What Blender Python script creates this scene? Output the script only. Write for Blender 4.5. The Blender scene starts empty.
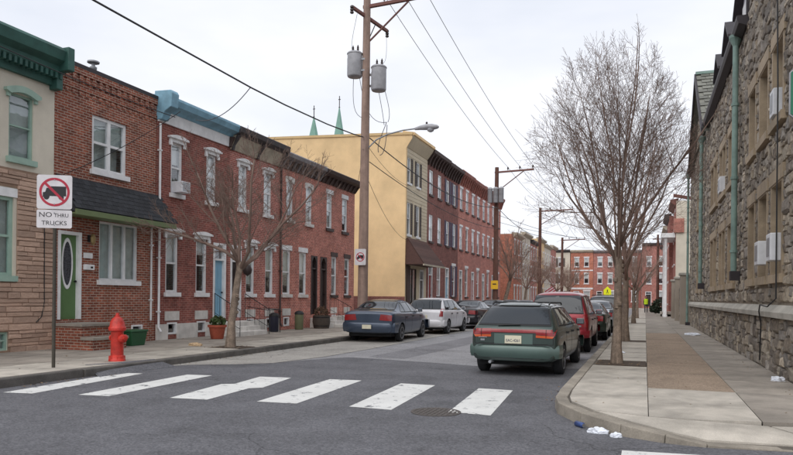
import bpy, bmesh, math, random
from mathutils import Vector, Matrix
from mathutils.bvhtree import BVHTree
R = math.radians
random.seed(7)
scene = bpy.context.scene
col = scene.collection

# ------------------------------------------------------------------ camera
cam_d = bpy.data.cameras.new('camera')
cam = bpy.data.objects.new('camera', cam_d); col.objects.link(cam)
cam_d.sensor_width = 36.0
cam_d.lens = 672 / 793 * 36
cam_d.shift_y = 69.9 / 793
cam_d.clip_end = 3000
cam.matrix_world = (Matrix.Translation((0, 0, 1.5)) @ Matrix.Rotation(R(20.3), 4, 'Z')
                    @ Matrix.Rotation(R(90), 4, 'X') @ Matrix.Rotation(R(.6), 4, 'Z'))
scene.camera = cam

# ------------------------------------------------------------------ sky, sun, exposure
SUN_EL, SUN_AZ = R(48), R(188)          # high soft sun behind thin cloud, behind the viewer
world = bpy.data.worlds.new('World'); scene.world = world
world.use_nodes = True
nt = world.node_tree; N = nt.nodes; Lk = nt.links
for n in list(N): N.remove(n)
out = N.new('ShaderNodeOutputWorld'); bg = N.new('ShaderNodeBackground')
bg.inputs['Strength'].default_value = .1
sky = N.new('ShaderNodeTexSky'); sky.sky_type = 'NISHITA'; sky.sun_disc = False
sky.sun_elevation = SUN_EL; sky.sun_rotation = SUN_AZ
tc = N.new('ShaderNodeTexCoord'); mp = N.new('ShaderNodeMapping'); mp.inputs['Scale'].default_value = (1, 1, 3.2)
ns = N.new('ShaderNodeTexNoise'); ns.inputs['Scale'].default_value = 1.7; ns.inputs['Detail'].default_value = 5
ns.inputs['Roughness'].default_value = .5
rp = N.new('ShaderNodeValToRGB')
rp.color_ramp.elements[0].position = .32; rp.color_ramp.elements[0].color = (6.4, 6.8, 7.65, 1)
rp.color_ramp.elements[1].position = .60; rp.color_ramp.elements[1].color = (8.5, 8.6, 9.05, 1)
mx = N.new('ShaderNodeMix'); mx.data_type = 'RGBA'; mx.inputs['Factor'].default_value = .93
Lk.new(tc.outputs['Generated'], mp.inputs['Vector']); Lk.new(mp.outputs['Vector'], ns.inputs['Vector'])
Lk.new(ns.outputs['Fac'], rp.inputs['Fac'])
Lk.new(sky.outputs['Color'], mx.inputs['A']); Lk.new(rp.outputs['Color'], mx.inputs['B'])
Lk.new(mx.outputs['Result'], bg.inputs['Color']); Lk.new(bg.outputs['Background'], out.inputs['Surface'])

sun_d = bpy.data.lights.new('sun', 'SUN'); sun = bpy.data.objects.new('sun', sun_d); col.objects.link(sun)
sun_d.energy = 1.2; sun_d.angle = R(65); sun_d.color = (1, .96, .9)
# lamp -Z points from the sun to the scene; azimuth measured from +Y towards +X
sdir = Vector((math.sin(SUN_AZ) * math.cos(SUN_EL), math.cos(SUN_AZ) * math.cos(SUN_EL), math.sin(SUN_EL)))
sun.rotation_euler = sdir.to_track_quat('Z', 'Y').to_euler()
sun.location = (20, -20, 60)

vs = scene.view_settings
vs.view_transform = 'Standard'; vs.look = 'None'; vs.gamma = 1; vs.exposure = 0.32
vs.use_curve_mapping = False

# ------------------------------------------------------------------ materials
def lin(r, g, b):
    f = lambda c: c / 12.92 if c <= .04045 else ((c + .055) / 1.055) ** 2.4
    return (f(r / 255), f(g / 255), f(b / 255), 1)

def new_mat(name):
    m = bpy.data.materials.new(name); m.use_nodes = True
    t = m.node_tree
    return m, t, t.nodes, t.links, t.nodes['Principled BSDF']

def mathn(t, op, a, b=None):
    n = t.nodes.new('ShaderNodeMath'); n.operation = op
    for i, x in enumerate((a, b)):
        if x is None: continue
        if isinstance(x, (int, float)): n.inputs[i].default_value = x
        else: t.links.new(x, n.inputs[i])
    return n.outputs[0]

def noise(t, vec, scale, detail=4, rough=.55):
    n = t.nodes.new('ShaderNodeTexNoise'); n.inputs['Scale'].default_value = scale
    n.inputs['Detail'].default_value = detail; n.inputs['Roughness'].default_value = rough
    t.links.new(vec, n.inputs['Vector']); return n.outputs['Fac']

def rng(t, x, lo, hi, a=.3, b=.7):
    n = t.nodes.new('ShaderNodeMapRange'); t.links.new(x, n.inputs[0])
    n.inputs[1].default_value = a; n.inputs[2].default_value = b
    n.inputs[3].default_value = lo; n.inputs[4].default_value = hi
    return n.outputs[0]

def hsv(t, colour, val, hue=None):
    n = t.nodes.new('ShaderNodeHueSaturation')
    if isinstance(colour, tuple): n.inputs['Color'].default_value = colour
    else: t.links.new(colour, n.inputs['Color'])
    t.links.new(val, n.inputs['Value'])
    if hue is not None: t.links.new(hue, n.inputs['Hue'])
    return n.outputs['Color']

def bumpn(t, h, strength, dist=.01):
    n = t.nodes.new('ShaderNodeBump'); n.inputs['Strength'].default_value = strength
    n.inputs['Distance'].default_value = dist
    t.links.new(h, n.inputs['Height']); return n.outputs['Normal']

def M(name, c, rough=.8, var=.12, sc=6, fine=0, fsc=60, stain=.0, ssc=.7, bump=0, bsc=40, metal=0, rnd=0, spec=.5, coat=0, streak=0):
    m, t, nd, lk, p = new_mat(name)
    o = nd.new('ShaderNodeTexCoord').outputs['Object']
    v = rng(t, noise(t, o, sc), 1 - var, 1 + var)
    if fine: v = mathn(t, 'MULTIPLY', v, rng(t, noise(t, o, fsc, 2), 1 - fine, 1 + fine))
    if stain: v = mathn(t, 'MULTIPLY', v, rng(t, noise(t, o, ssc, 6, .6), 1 - stain, 1.04, .35, .6))
    if streak:
        mpn = nd.new('ShaderNodeMapping'); mpn.inputs['Scale'].default_value = (5, 5, .35); lk.new(o, mpn.inputs['Vector'])
        v = mathn(t, 'MULTIPLY', v, rng(t, noise(t, mpn.outputs[0], 1.5, 5, .6), 1 - streak, 1.03, .4, .62))
    if rnd:
        oi = nd.new('ShaderNodeObjectInfo').outputs['Random']
        v = mathn(t, 'MULTIPLY', v, rng(t, oi, 1 - rnd, 1 + rnd, 0, 1))
    lk.new(hsv(t, c, v), p.inputs['Base Color'])
    p.inputs['Roughness'].default_value = rough; p.inputs['Metallic'].default_value = metal
    p.inputs['Specular IOR Level'].default_value = spec
    if coat: p.inputs['Coat Weight'].default_value = coat; p.inputs['Coat Roughness'].default_value = .08
    if bump: lk.new(bumpn(t, noise(t, o, bsc, 3), bump), p.inputs['Normal'])
    return m

def BRICK(name, c1, c2, mortar, bw=.2, bh=.068, ms=.007, stain=.25, var=.2, bump=.5):
    m, t, nd, lk, p = new_mat(name)
    o = nd.new('ShaderNodeTexCoord').outputs['Object']
    s = nd.new('ShaderNodeSeparateXYZ'); lk.new(o, s.inputs[0])
    cb = nd.new('ShaderNodeCombineXYZ')
    lk.new(mathn(t, 'ADD', s.outputs['X'], s.outputs['Y']), cb.inputs[0]); lk.new(s.outputs['Z'], cb.inputs[1])
    b = nd.new('ShaderNodeTexBrick'); lk.new(cb.outputs[0], b.inputs['Vector'])
    b.inputs['Color1'].default_value = c1; b.inputs['Color2'].default_value = c2; b.inputs['Mortar'].default_value = mortar
    b.inputs['Scale'].default_value = 1; b.inputs['Brick Width'].default_value = bw; b.inputs['Row Height'].default_value = bh
    b.inputs['Mortar Size'].default_value = ms; b.inputs['Bias'].default_value = -.1
    v = rng(t, noise(t, o, 3, 5), 1 - var, 1 + var)
    v = mathn(t, 'MULTIPLY', v, rng(t, noise(t, cb.outputs[0], 9, 2), .82, 1.18))
    v = mathn(t, 'MULTIPLY', v, rng(t, noise(t, o, .5, 6, .6), 1 - stain, 1.05, .35, .62))
    lk.new(hsv(t, b.outputs['Color'], v), p.inputs['Base Color'])
    p.inputs['Roughness'].default_value = .88
    p.inputs['Specular IOR Level'].default_value = .3
    lk.new(bumpn(t, mathn(t, 'SUBTRACT', 1.0, b.outputs['Fac']), bump, .006), p.inputs['Normal'])
    return m

def PANE(name, tint=(.95, .97, .98, 1), boost=.08, rough=.02, fk=1.5):
    m = bpy.data.materials.new(name); m.use_nodes = True
    t = m.node_tree; nd = t.nodes; lk = t.links
    nd.remove(nd['Principled BSDF'])
    o = nd['Material Output']
    tr = nd.new('ShaderNodeBsdfTransparent'); tr.inputs[0].default_value = tint
    gl = nd.new('ShaderNodeBsdfGlossy'); gl.inputs['Roughness'].default_value = rough; gl.inputs['Color'].default_value = (.95, .97, 1, 1)
    fr = nd.new('ShaderNodeFresnel'); fr.inputs[0].default_value = 1.5
    ob = nd.new('ShaderNodeTexCoord').outputs['Object']
    lk.new(bumpn(t, noise(t, ob, 2.5, 2), .05, .02), gl.inputs['Normal'])
    ms = nd.new('ShaderNodeMixShader')
    geo = nd.new('ShaderNodeNewGeometry')          # the pane's inner face must not mirror (no total internal reflection in a thin sheet)
    k = mathn(t, 'SUBTRACT', 1.0, geo.outputs['Backfacing'])
    lk.new(mathn(t, 'MULTIPLY', mathn(t, 'ADD', mathn(t, 'MULTIPLY', fr.outputs[0], fk), boost), k), ms.inputs[0])
    lk.new(tr.outputs[0], ms.inputs[1]); lk.new(gl.outputs[0], ms.inputs[2]); lk.new(ms.outputs[0], o.inputs['Surface'])
    return m

def ROCK(name, attr):
    """rubble stone: tint per stone from the object's own random number or from a per-stone attribute"""
    m, t, nd, lk, p = new_mat(name)
    o = nd.new('ShaderNodeTexCoord').outputs['Object']
    if attr:
        a = nd.new('ShaderNodeAttribute'); a.attribute_name = 'tint'; f = a.outputs['Fac']
    else: f = nd.new('ShaderNodeObjectInfo').outputs['Random']
    r = nd.new('ShaderNodeValToRGB'); cr = r.color_ramp
    pal = [(0, (110, 103, 96)), (.18, (154, 141, 124)), (.36, (130, 125, 120)), (.52, (174, 162, 144)), (.68, (118, 108, 98)), (.84, (160, 153, 145)), (1, (184, 171, 152))]
    cr.elements[0].position = 0; cr.elements[0].color = lin(*pal[0][1])
    cr.elements[1].position = 1; cr.elements[1].color = lin(*pal[-1][1])
    for ps, c in pal[1:-1]: cr.elements.new(ps).color = lin(*c)
    lk.new(f, r.inputs['Fac'])
    g = nd.new('ShaderNodeNewGeometry').outputs['Position']
    v = rng(t, noise(t, g, 12, 6, .7), .5, 1.5)
    v = mathn(t, 'MULTIPLY', v, rng(t, noise(t, g, .8, 4), .78, 1.1, .35, .62))
    lk.new(hsv(t, r.outputs['Color'], v), p.inputs['Base Color'])
    p.inputs['Roughness'].default_value = .85; p.inputs['Specular IOR Level'].default_value = .35
    lk.new(bumpn(t, noise(t, g, 18, 6, .7), .9, .035), p.inputs['Normal'])
    return m

def SPECKLE(name, c1, c2, scale, rough=.9, bump=.3, var=.15, crack=0, blot=0):
    """aggregate: voronoi chips of two colours"""
    m, t, nd, lk, p = new_mat(name)
    o = nd.new('ShaderNodeTexCoord').outputs['Object']
    vo = nd.new('ShaderNodeTexVoronoi'); vo.inputs['Scale'].default_value = scale; lk.new(o, vo.inputs['Vector'])
    s = nd.new('ShaderNodeSeparateColor'); lk.new(vo.outputs['Color'], s.inputs[0])
    mxn = nd.new('ShaderNodeMix'); mxn.data_type = 'RGBA'; mxn.inputs['A'].default_value = c1; mxn.inputs['B'].default_value = c2
    lk.new(s.outputs[0], mxn.inputs['Factor'])
    v = rng(t, noise(t, o, 1.2, 6, .6), 1 - var, 1 + var)
    v = mathn(t, 'MULTIPLY', v, rng(t, noise(t, o, 14, 4), .9, 1.1))
    if blot:        # old spills and patched areas
        v = mathn(t, 'MULTIPLY', v, rng(t, noise(t, o, .45, 6, .62), 1 - blot, 1, .38, .46))
        v = mathn(t, 'MULTIPLY', v, rng(t, noise(t, o, 2.3, 3, .5), 1 - blot * .8, 1, .3, .36))
    if crack:
        wv = nd.new('ShaderNodeTexNoise'); wv.inputs['Scale'].default_value = 1.6; wv.inputs['Detail'].default_value = 5; lk.new(o, wv.inputs['Vector'])
        ad = nd.new('ShaderNodeMix'); ad.data_type = 'RGBA'; ad.blend_type = 'ADD'; ad.inputs['Factor'].default_value = .55; lk.new(o, ad.inputs['A']); lk.new(wv.outputs['Color'], ad.inputs['B'])
        ce = nd.new('ShaderNodeTexVoronoi'); ce.feature = 'DISTANCE_TO_EDGE'; ce.inputs['Scale'].default_value = .42; lk.new(ad.outputs['Result'], ce.inputs['Vector'])
        ck = rng(t, ce.outputs['Distance'], 1 - crack, 1, .002, .007)
        ck = mathn(t, 'MAXIMUM', ck, rng(t, noise(t, o, .3, 3), 0, 1, .44, .5))
        v = mathn(t, 'MULTIPLY', v, ck)
    lk.new(hsv(t, mxn.outputs['Result'], v), p.inputs['Base Color'])
    p.inputs['Roughness'].default_value = rough; p.inputs['Specular IOR Level'].default_value = .3
    lk.new(bumpn(t, vo.outputs['Distance'], bump, .004), p.inputs['Normal'])
    return m

def PAINTED(name, white, under, worn=.5):
    """road paint worn through in patches to the asphalt"""
    m, t, nd, lk, p = new_mat(name)
    o = nd.new('ShaderNodeTexCoord').outputs['Object']
    a = mathn(t, 'MULTIPLY', noise(t, o, 5, 8, .7), 1.0)
    f = rng(t, a, 0, 1, worn + .09, worn + .15)
    f2 = rng(t, noise(t, o, 90, 2), 0, .22, .55, .7)
    mxn = nd.new('ShaderNodeMix'); mxn.data_type = 'RGBA'; mxn.inputs['A'].default_value = white; mxn.inputs['B'].default_value = under
    lk.new(mathn(t, 'MAXIMUM', f, f2), mxn.inputs['Factor'])
    v = rng(t, noise(t, o, 2, 5), .9, 1.05)
    lk.new(hsv(t, mxn.outputs['Result'], v), p.inputs['Base Color']); p.inputs['Roughness'].default_value = .8
    lk.new(bumpn(t, noise(t, o, 120, 2), .3, .004), p.inputs['Normal'])
    return m

m_asph_new = SPECKLE('asphalt_new', lin(82, 82, 86), lin(111, 111, 115), 55, var=.16, crack=.35, blot=.2)
m_asph_old = SPECKLE('asphalt_old', lin(124, 124, 127), lin(152, 151, 153), 45, var=.12, crack=.5, blot=.16)
m_asph_mid = SPECKLE('asphalt_patch', lin(104, 104, 108), lin(132, 131, 134), 48, var=.14, crack=.4, blot=.14)
m_gutter = SPECKLE('gutter_concrete', lin(146, 143, 138), lin(168, 164, 158), 40, var=.14, crack=.5, blot=.15)
m_ground = M('ground_soil', lin(110, 105, 95), .95, .2, 1)
m_conc = M('sidewalk_concrete', lin(178, 171, 160), .9, .1, 5, fine=.12, fsc=90, stain=.32, ssc=1.1, bump=.15, bsc=120, rnd=.09)
m_conc_d = M('sidewalk_concrete_darker', lin(150, 142, 132), .9, .1, 4, fine=.1, fsc=90, stain=.3, ssc=.9, bump=.15, bsc=120, rnd=.12)
m_joint = M('sidewalk_joint_dirt', lin(92, 86, 78), .95, .2, 10)
m_aggr = SPECKLE('exposed_aggregate', lin(126, 109, 94), lin(162, 145, 127), 60, bump=.5, var=.16, blot=.14)
m_kerb = M('kerb_stone', lin(150, 142, 130), .9, .14, 5, fine=.12, stain=.35, ssc=1.6, bump=.25, bsc=60, rnd=.1)
m_kerb_d = M('kerb_dark', lin(96, 92, 88), .9, .2, 5, fine=.12, stain=.3, ssc=1.6, bump=.3, bsc=60, rnd=.12)
m_white_paint = PAINTED('road_paint', lin(216, 216, 213), lin(108, 110, 114), .485)
m_soil = M('tree_pit_soil', lin(74, 62, 52), .95, .3, 12, bump=.6, bsc=40)
m_cream = M('cream_stucco', lin(208, 200, 184), .9, .04, 3, fine=.05, stain=.1, bump=.12, bsc=90)
m_form = M('formstone', lin(178, 150, 132), .88, .16, 7, fine=.12, fsc=40, bump=.5, bsc=24, rnd=.22)
m_formback = M('formstone_joint', lin(142, 118, 100), .92, .15, 6)
m_green_d = M('cornice_dark_green', lin(52, 92, 84), .6, .12, 4, stain=.2, ssc=2)
m_green_p = M('pale_green_paint', lin(150, 176, 162), .6, .06, 5, stain=.12, ssc=2)
m_green_door = M('green_door_paint', lin(88, 118, 74), .5, .06, 4)
m_green_trim = M('green_trim_paint', lin(106, 120, 82), .55, .08, 4)
m_white = M('white_paint', lin(226, 226, 226), .6, .04, 5, stain=.1, ssc=2.5)
m_marble = M('white_marble', lin(212, 208, 202), .6, .08, 5, stain=.22, ssc=2)
m_black = M('black_paint', lin(28, 28, 30), .45, .15, 6)
m_iron = M('wrought_iron', lin(30, 30, 32), .5, .2, 8, metal=.3)
m_brick2 = BRICK('brick_orange', lin(152, 86, 66), lin(110, 62, 52), lin(166, 146, 132), ms=.010, stain=.15)
m_brickA = BRICK('brick_dark_red', lin(146, 86, 76), lin(120, 70, 64), lin(164, 130, 120), ms=.006, stain=.2)
m_brickB = BRICK('brick_red', lin(172, 102, 90), lin(146, 84, 76), lin(200, 168, 158), ms=.008, stain=.2)
m_brickC = BRICK('brick_bright_red', lin(186, 110, 94), lin(160, 92, 80), lin(206, 172, 160), ms=.008, stain=.2)
m_brickD = BRICK('brick_brown', lin(138, 86, 78), lin(118, 72, 68), lin(146, 118, 110), ms=.007)
m_brickE = BRICK('brick_rose', lin(190, 118, 104), lin(168, 102, 92), lin(196, 160, 148), ms=.008)
m_brickF = BRICK('brick_far_orange', lin(196, 116, 90), lin(172, 98, 80), lin(190, 154, 136), ms=.008)
m_roof = M('flat_roof_tar', lin(60, 58, 58), .9, .2, 2)
m_shingle = M('asphalt_shingle', lin(44, 46, 50), .9, .2, 12, fine=.2, fsc=90, bump=.4, bsc=80, rnd=.3)
m_slate = M('slate', lin(112, 112, 104), .7, .2, 8, rnd=.25, bump=.2)
m_blue_corn = M('cornice_blue', lin(124, 166, 186), .6, .08, 4, stain=.2, ssc=2)
m_dark_corn = M('cornice_charcoal', lin(66, 62, 64), .6, .15, 4)
m_grey_corn = M('cornice_grey', lin(132, 128, 130), .6, .12, 4, stain=.3, ssc=2)
m_beige = M('beige_frieze', lin(178, 168, 150), .7, .08, 4, stain=.25, ssc=2)
m_brown_corn = M('cornice_dark_brown', lin(66, 50, 46), .6, .15, 4)
m_yellow = M('yellow_stucco', lin(230, 199, 152), .9, .06, 1.2, fine=.05, stain=.12, ssc=.5, bump=.12, bsc=60)
m_siding = M('grey_siding', lin(198, 185, 160), .7, .05, 4, stain=.1)
m_brown_awn = M('brown_awning_shingle', lin(84, 60, 54), .9, .15, 8, rnd=.2)
m_shutter = M('dark_shutter', lin(62, 52, 50), .6, .1, 6)
m_shut_blue = M('blue_shutter', lin(74, 72, 98), .6, .1, 6)
m_door_blue = M('light_blue_door', lin(128, 172, 196), .5, .05, 4)
m_door_dark = M('dark_door', lin(52, 40, 38), .5, .15, 4)
m_door_red = M('red_door', lin(140, 40, 42), .5, .1, 4)
m_blind = M('window_blind', lin(222, 222, 218), .8, .08, 3)
m_curtain = M('curtain_or_dark_backing', lin(176, 184, 178), .9, .12, 5, rnd=.2)
m_room = M('dark_room', lin(58, 60, 64), .9, .3, 2, rnd=.4)  # backing sheets: the dimness of unlit rooms put into the colour
m_pane = PANE('window_glass')
def CARGLASS(name):
    m = PANE(name, boost=.015, rough=.01, fk=1.0); t = m.node_tree
    d = t.nodes.new('ShaderNodeBsdfDiffuse'); d.inputs[0].default_value = (.018, .022, .026, 1)
    ms = [n for n in t.nodes if n.type == 'MIX_SHADER'][0]
    t.links.new(d.outputs[0], ms.inputs[1]); return m
m_pane_dk = CARGLASS('car_glass')
m_lime = M('limestone_trim', lin(166, 149, 126), .85, .1, 6, fine=.08, stain=.25, ssc=1.2, bump=.2, bsc=50)
m_band = M('limestone_band', lin(176, 172, 162), .85, .1, 5, stain=.25, ssc=1.5, bump=.2, bsc=50)
m_mortar = M('rubble_mortar', lin(148, 137, 122), .95, .2, 9, bump=.5, bsc=30)
m_rock = ROCK('rubble_stone', False)
m_rock_s = ROCK('rubble_stone_small', True)
m_copper = M('green_copper_pipe', lin(122, 146, 138), .6, .12, 4, stain=.25, ssc=2)
m_gutter_dk = M('dark_gutter', lin(48, 42, 46), .6, .15, 4)
m_lav = M('dormer_siding', lin(206, 202, 214), .7, .05, 4)
m_bark = M('bark', lin(136, 120, 106), .95, .3, 9, fine=.3, fsc=60, bump=1.0, bsc=30, streak=.3)
m_twig = M('twig', lin(122, 102, 92), .9, .2, 3)
m_twig_d = M('twig_far', lin(146, 122, 110), .9, .2, 3)
m_pole = M('creosote_pole', lin(156, 132, 120), .9, .15, 5, fine=.1, streak=.25, bump=.3, bsc=30)
m_pole_d = M('creosote_pole_dark', lin(104, 72, 62), .9, .15, 5, streak=.25)
m_arm = M('crossarm_wood', lin(120, 84, 78), .9, .15, 6)
m_steel = M('galvanised_steel', lin(150, 152, 156), .5, .1, 6, metal=.4)
m_trans = M('transformer_grey', lin(166, 166, 170), .55, .06, 6, stain=.15, ssc=3)
m_wire = M('wire_black', lin(30, 30, 32), .6, .1, 6)
m_wire_g = M('wire_grey', lin(96, 96, 100), .6, .1, 6)
m_ins = M('porcelain_brown', lin(54, 40, 38), .3, .1, 6)
m_red_hyd = M('hydrant_red', lin(200, 52, 40), .5, .14, 8, fine=.1, stain=.4, ssc=5, coat=.1)
m_sign_w = M('sign_white', lin(214, 210, 212), .5, .04, 6, stain=.1, ssc=5)
m_sign_r = M('sign_red', lin(176, 36, 60), .5, .06, 6)
m_sign_k = M('sign_black', lin(34, 32, 36), .5, .1, 6)
m_sign_y = M('sign_yellow', lin(236, 186, 40), .5, .05, 6)
m_sign_fy = M('sign_fluorescent', lin(236, 240, 20), .5, .03, 6)
m_sign_g = M('sign_green', lin(14, 104, 74), .45, .05, 6)
m_post = M('sign_post', lin(74, 70, 62), .7, .15, 8, metal=.3)
m_terra = M('terracotta', lin(168, 84, 62), .85, .1, 7, stain=.2, ssc=5)
m_barrel = M('barrel_wood', lin(74, 66, 60), .9, .2, 8)
m_leaf = M('evergreen_leaf', lin(66, 86, 44), .7, .3, 8, rnd=.1)
m_leaf_br = M('brown_shrub', lin(92, 70, 54), .9, .3, 8)
m_leaf_dk = M('dark_bush_leaf', lin(40, 54, 36), .8, .3, 8)
m_bin_g = M('green_plastic', lin(38, 84, 54), .5, .1, 6)
m_bin_o = M('olive_bin', lin(110, 112, 84), .6, .1, 6)
m_bin_b = M('navy_bin', lin(40, 42, 62), .5, .1, 6)
m_acbox = M('ac_casing', lin(214, 216, 220), .5, .04, 6, stain=.12, ssc=4)
m_litter = M('white_litter', lin(224, 228, 236), .6, .08, 12)
m_canblue = M('blue_can', lin(60, 80, 130), .35, .2, 20, metal=.3)
m_cast = M('cast_iron', lin(84, 78, 74), .6, .2, 12, metal=.4, bump=.3)
m_spire = M('copper_spire', lin(126, 166, 152), .7, .08, .5, streak=.15)
m_far_stone = M('far_stone', lin(150, 140, 128), .9, .1, 1)
m_hivis = M('hivis_vest', lin(196, 226, 40), .7, .05, 8)
m_skin = M('skin', lin(170, 124, 100), .6, .05, 8)
m_cloth = M('dark_clothes', lin(40, 42, 54), .9, .15, 8)
m_rubber = M('tyre_rubber', lin(36, 36, 38), .85, .15, 10)
m_rim = M('alloy_rim', lin(170, 172, 176), .35, .08, 8, metal=.7)
m_mirror = M('mirror_glass', lin(120, 124, 130), .1, .05, 8, metal=.6)
m_chrome = M('chrome', lin(190, 192, 196), .2, .05, 8, metal=.9)
m_tail = M('tail_lamp_red', lin(138, 26, 30), .18, .12, 14, coat=.6)
m_tail_o = M('tail_lamp_amber', lin(196, 84, 40), .2, .1, 14, coat=.6)
m_tail_c = M('lamp_clear', lin(206, 200, 196), .2, .08, 14, coat=.6)
m_plast = M('black_plastic', lin(34, 34, 36), .6, .1, 8)
m_plate = M('licence_plate', lin(214, 208, 184), .5, .05, 10)
m_plate_b = M('plate_ink', lin(40, 50, 90), .5, .05, 10)
m_under = M('car_underside', lin(24, 24, 25), .9, .2, 6)
def PAINT(name, c, metal=.35, rough=.32):
    return M(name, c, rough, .05, 2, fine=.03, fsc=200, stain=.12, ssc=1.5, metal=metal, coat=.5)

# ------------------------------------------------------------------ mesh helpers
def wloc(o):
    v = Vector((0, 0, 0))
    while o is not None: v += o.location; o = o.parent
    return v

def tag(o, label=None, cat=None, group=None, kind=None):
    if label: o['label'] = label
    if cat: o['category'] = cat
    if group: o['group'] = group
    if kind: o['kind'] = kind
    return o

def thing(name, loc, label, cat, group=None, rz=0):
    o = bpy.data.objects.new(name, None); col.objects.link(o)
    o.location = loc; o.rotation_euler.z = rz; o.empty_display_size = .3
    return tag(o, label, cat, group)

def link(name, me, parent=None, at=(0, 0, 0), local=False):
    o = bpy.data.objects.new(name, me); col.objects.link(o)
    at = Vector(at)
    if parent is not None:
        o.parent = parent
        o.location = at if local else at - wloc(parent)
    else: o.location = at
    return o

class MB:
    def __init__(s): s.v = []; s.f = []; s.tint = []
    def quad(s, *p):
        n = len(s.v); s.v += [tuple(q) for q in p]; s.f.append(tuple(range(n, n + len(p))))
    def hexa(s, b, t):                      # bottom ring, top ring of n points each (ccw from above)
        n = len(s.v); k = len(b); s.v += [tuple(q) for q in b] + [tuple(q) for q in t]
        s.f.append(tuple(n + i for i in reversed(range(k)))); s.f.append(tuple(n + k + i for i in range(k)))
        for i in range(k):
            j = (i + 1) % k; s.f.append((n + i, n + j, n + k + j, n + k + i))
    def box(s, x0, x1, y0, y1, z0, z1):
        s.hexa([(x0, y0, z0), (x1, y0, z0), (x1, y1, z0), (x0, y1, z0)], [(x0, y0, z1), (x1, y0, z1), (x1, y1, z1), (x0, y1, z1)])
        return s
    def prism(s, poly, axis, a, b):         # polygon in the plane across `axis`, extruded from a to b
        P = {'x': lambda p, c: (c, p[0], p[1]), 'y': lambda p, c: (p[0], c, p[1]), 'z': lambda p, c: (p[0], p[1], c)}[axis]
        n = len(s.v); k = len(poly)
        s.v += [P(p, a) for p in poly] + [P(p, b) for p in poly]
        s.f.append(tuple(n + i for i in reversed(range(k)))); s.f.append(tuple(n + k + i for i in range(k)))
        for i in range(k):
            j = (i + 1) % k; s.f.append((n + i, n + j, n + k + j, n + k + i))
        return s
    def tube(s, pts, rad, n=6, cap=True):
        pts = [Vector(p) for p in pts]; k = len(pts)
        if isinstance(rad, (int, float)): rad = [rad] * k
        base = len(s.v); ref = None
        for i, p in enumerate(pts):
            d = (pts[min(i + 1, k - 1)] - pts[max(i - 1, 0)])
            if d.length < 1e-9: d = Vector((0, 0, 1))
            d.normalize()
            if ref is None:
                ref = d.orthogonal().normalized()
            else:
                ref = (ref - d * ref.dot(d))
                ref = ref.normalized() if ref.length > 1e-6 else d.orthogonal().normalized()
            q = d.cross(ref)
            for j in range(n):
                a = 2 * math.pi * j / n
                w = p + (ref * math.cos(a) + q * math.sin(a)) * rad[i]
                s.v.append((w.x, w.y, w.z))
        for i in range(k - 1):
            for j in range(n):
                a = base + i * n + j; b = base + i * n + (j + 1) % n
                s.f.append((a, b, b + n, a + n))
        if cap and n > 2:
            s.f.append(tuple(base + j for j in reversed(range(n)))); s.f.append(tuple(base + (k - 1) * n + j for j in range(n)))
        return s
    def lathe(s, prof, n=16, c=(0, 0, 0), axis='z'):
        base = len(s.v); k = len(prof)
        for r, h in prof:
            for j in range(n):
                a = 2 * math.pi * j / n; u, w = r * math.cos(a), r * math.sin(a)
                p = {'z': (u, w, h), 'x': (h, u, w), 'y': (w, h, u)}[axis]
                s.v.append((c[0] + p[0], c[1] + p[1], c[2] + p[2]))
        for i in range(k - 1):
            for j in range(n):
                a = base + i * n + j; b = base + i * n + (j + 1) % n
                s.f.append((a, b, b + n, a + n))
        s.f.append(tuple(base + j for j in reversed(range(n)))); s.f.append(tuple(base + (k - 1) * n + j for j in range(n)))
        return s
    def mesh(s, name, mat, smooth=False):
        me = bpy.data.meshes.new(name); me.from_pydata(s.v, [], s.f); me.materials.append(mat)
        bm = bmesh.new(); bm.from_mesh(me); bmesh.ops.recalc_face_normals(bm, faces=bm.faces); bm.to_mesh(me); bm.free()
        if smooth:
            me.polygons.foreach_set('use_smooth', [True] * len(me.polygons))
            try: me.set_sharp_from_angle(angle=R(50))
            except Exception: pass
        me.update(); return me
    def build(s, name, mat, parent=None, at=(0, 0, 0), local=False, smooth=False, bevel=0):
        o = link(name, s.mesh(name, mat, smooth), parent, at, local)
        if bevel:
            b = o.modifiers.new('bevel', 'BEVEL'); b.width = bevel; b.segments = 2; b.limit_method = 'ANGLE'
        return o

def bx(name, mat, parent, x0, x1, y0, y1, z0, z1, bevel=0, local=False):
    return MB().box(x0, x1, y0, y1, z0, z1).build(name, mat, parent, bevel=bevel, local=local)

def copy_tree(o, parent=None):
    c = o.copy(); col.objects.link(c)
    if parent is not None: c.parent = parent
    for ch in list(o.children): copy_tree(ch, c)
    return c

def catenary(a, b, sag, n=14):
    a, b = Vector(a), Vector(b)
    return [a.lerp(b, i / n) - Vector((0, 0, sag * 4 * (i / n) * (1 - i / n))) for i in range(n + 1)]

# ------------------------------------------------------------------ ground, road, pavements
KR, KL, FL, FR = -1.18, -9.45, -13.6, 2.3         # kerb right / left, facade left / right
g = MB(); g.quad((-1500, -1500, -.03), (1500, -1500, -.03), (1500, 1500, -.03), (-1500, 1500, -.03))
tag(g.build('ground', m_ground), kind='structure')
road = MB()
road.quad((-120, -14, 0), (120, -14, 0), (120, 8.6, 0), (-120, 8.6, 0))
road.quad((KL - .1, 8.6, 0), (KR + .9, 8.6, 0), (KR + .9, 112, 0), (KL - .1, 112, 0))
road.quad((-120, 112, 0), (120, 112, 0), (120, 116.5, 0), (-120, 116.5, 0))
road.quad((-90, 31.4, -.002), (KL - .1, 31.4, -.002), (KL - .1, 37, -.002), (-90, 37, -.002))
road = tag(road.build('road', m_asph_old), 'worn grey asphalt street running away between the houses', kind='structure')
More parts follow.
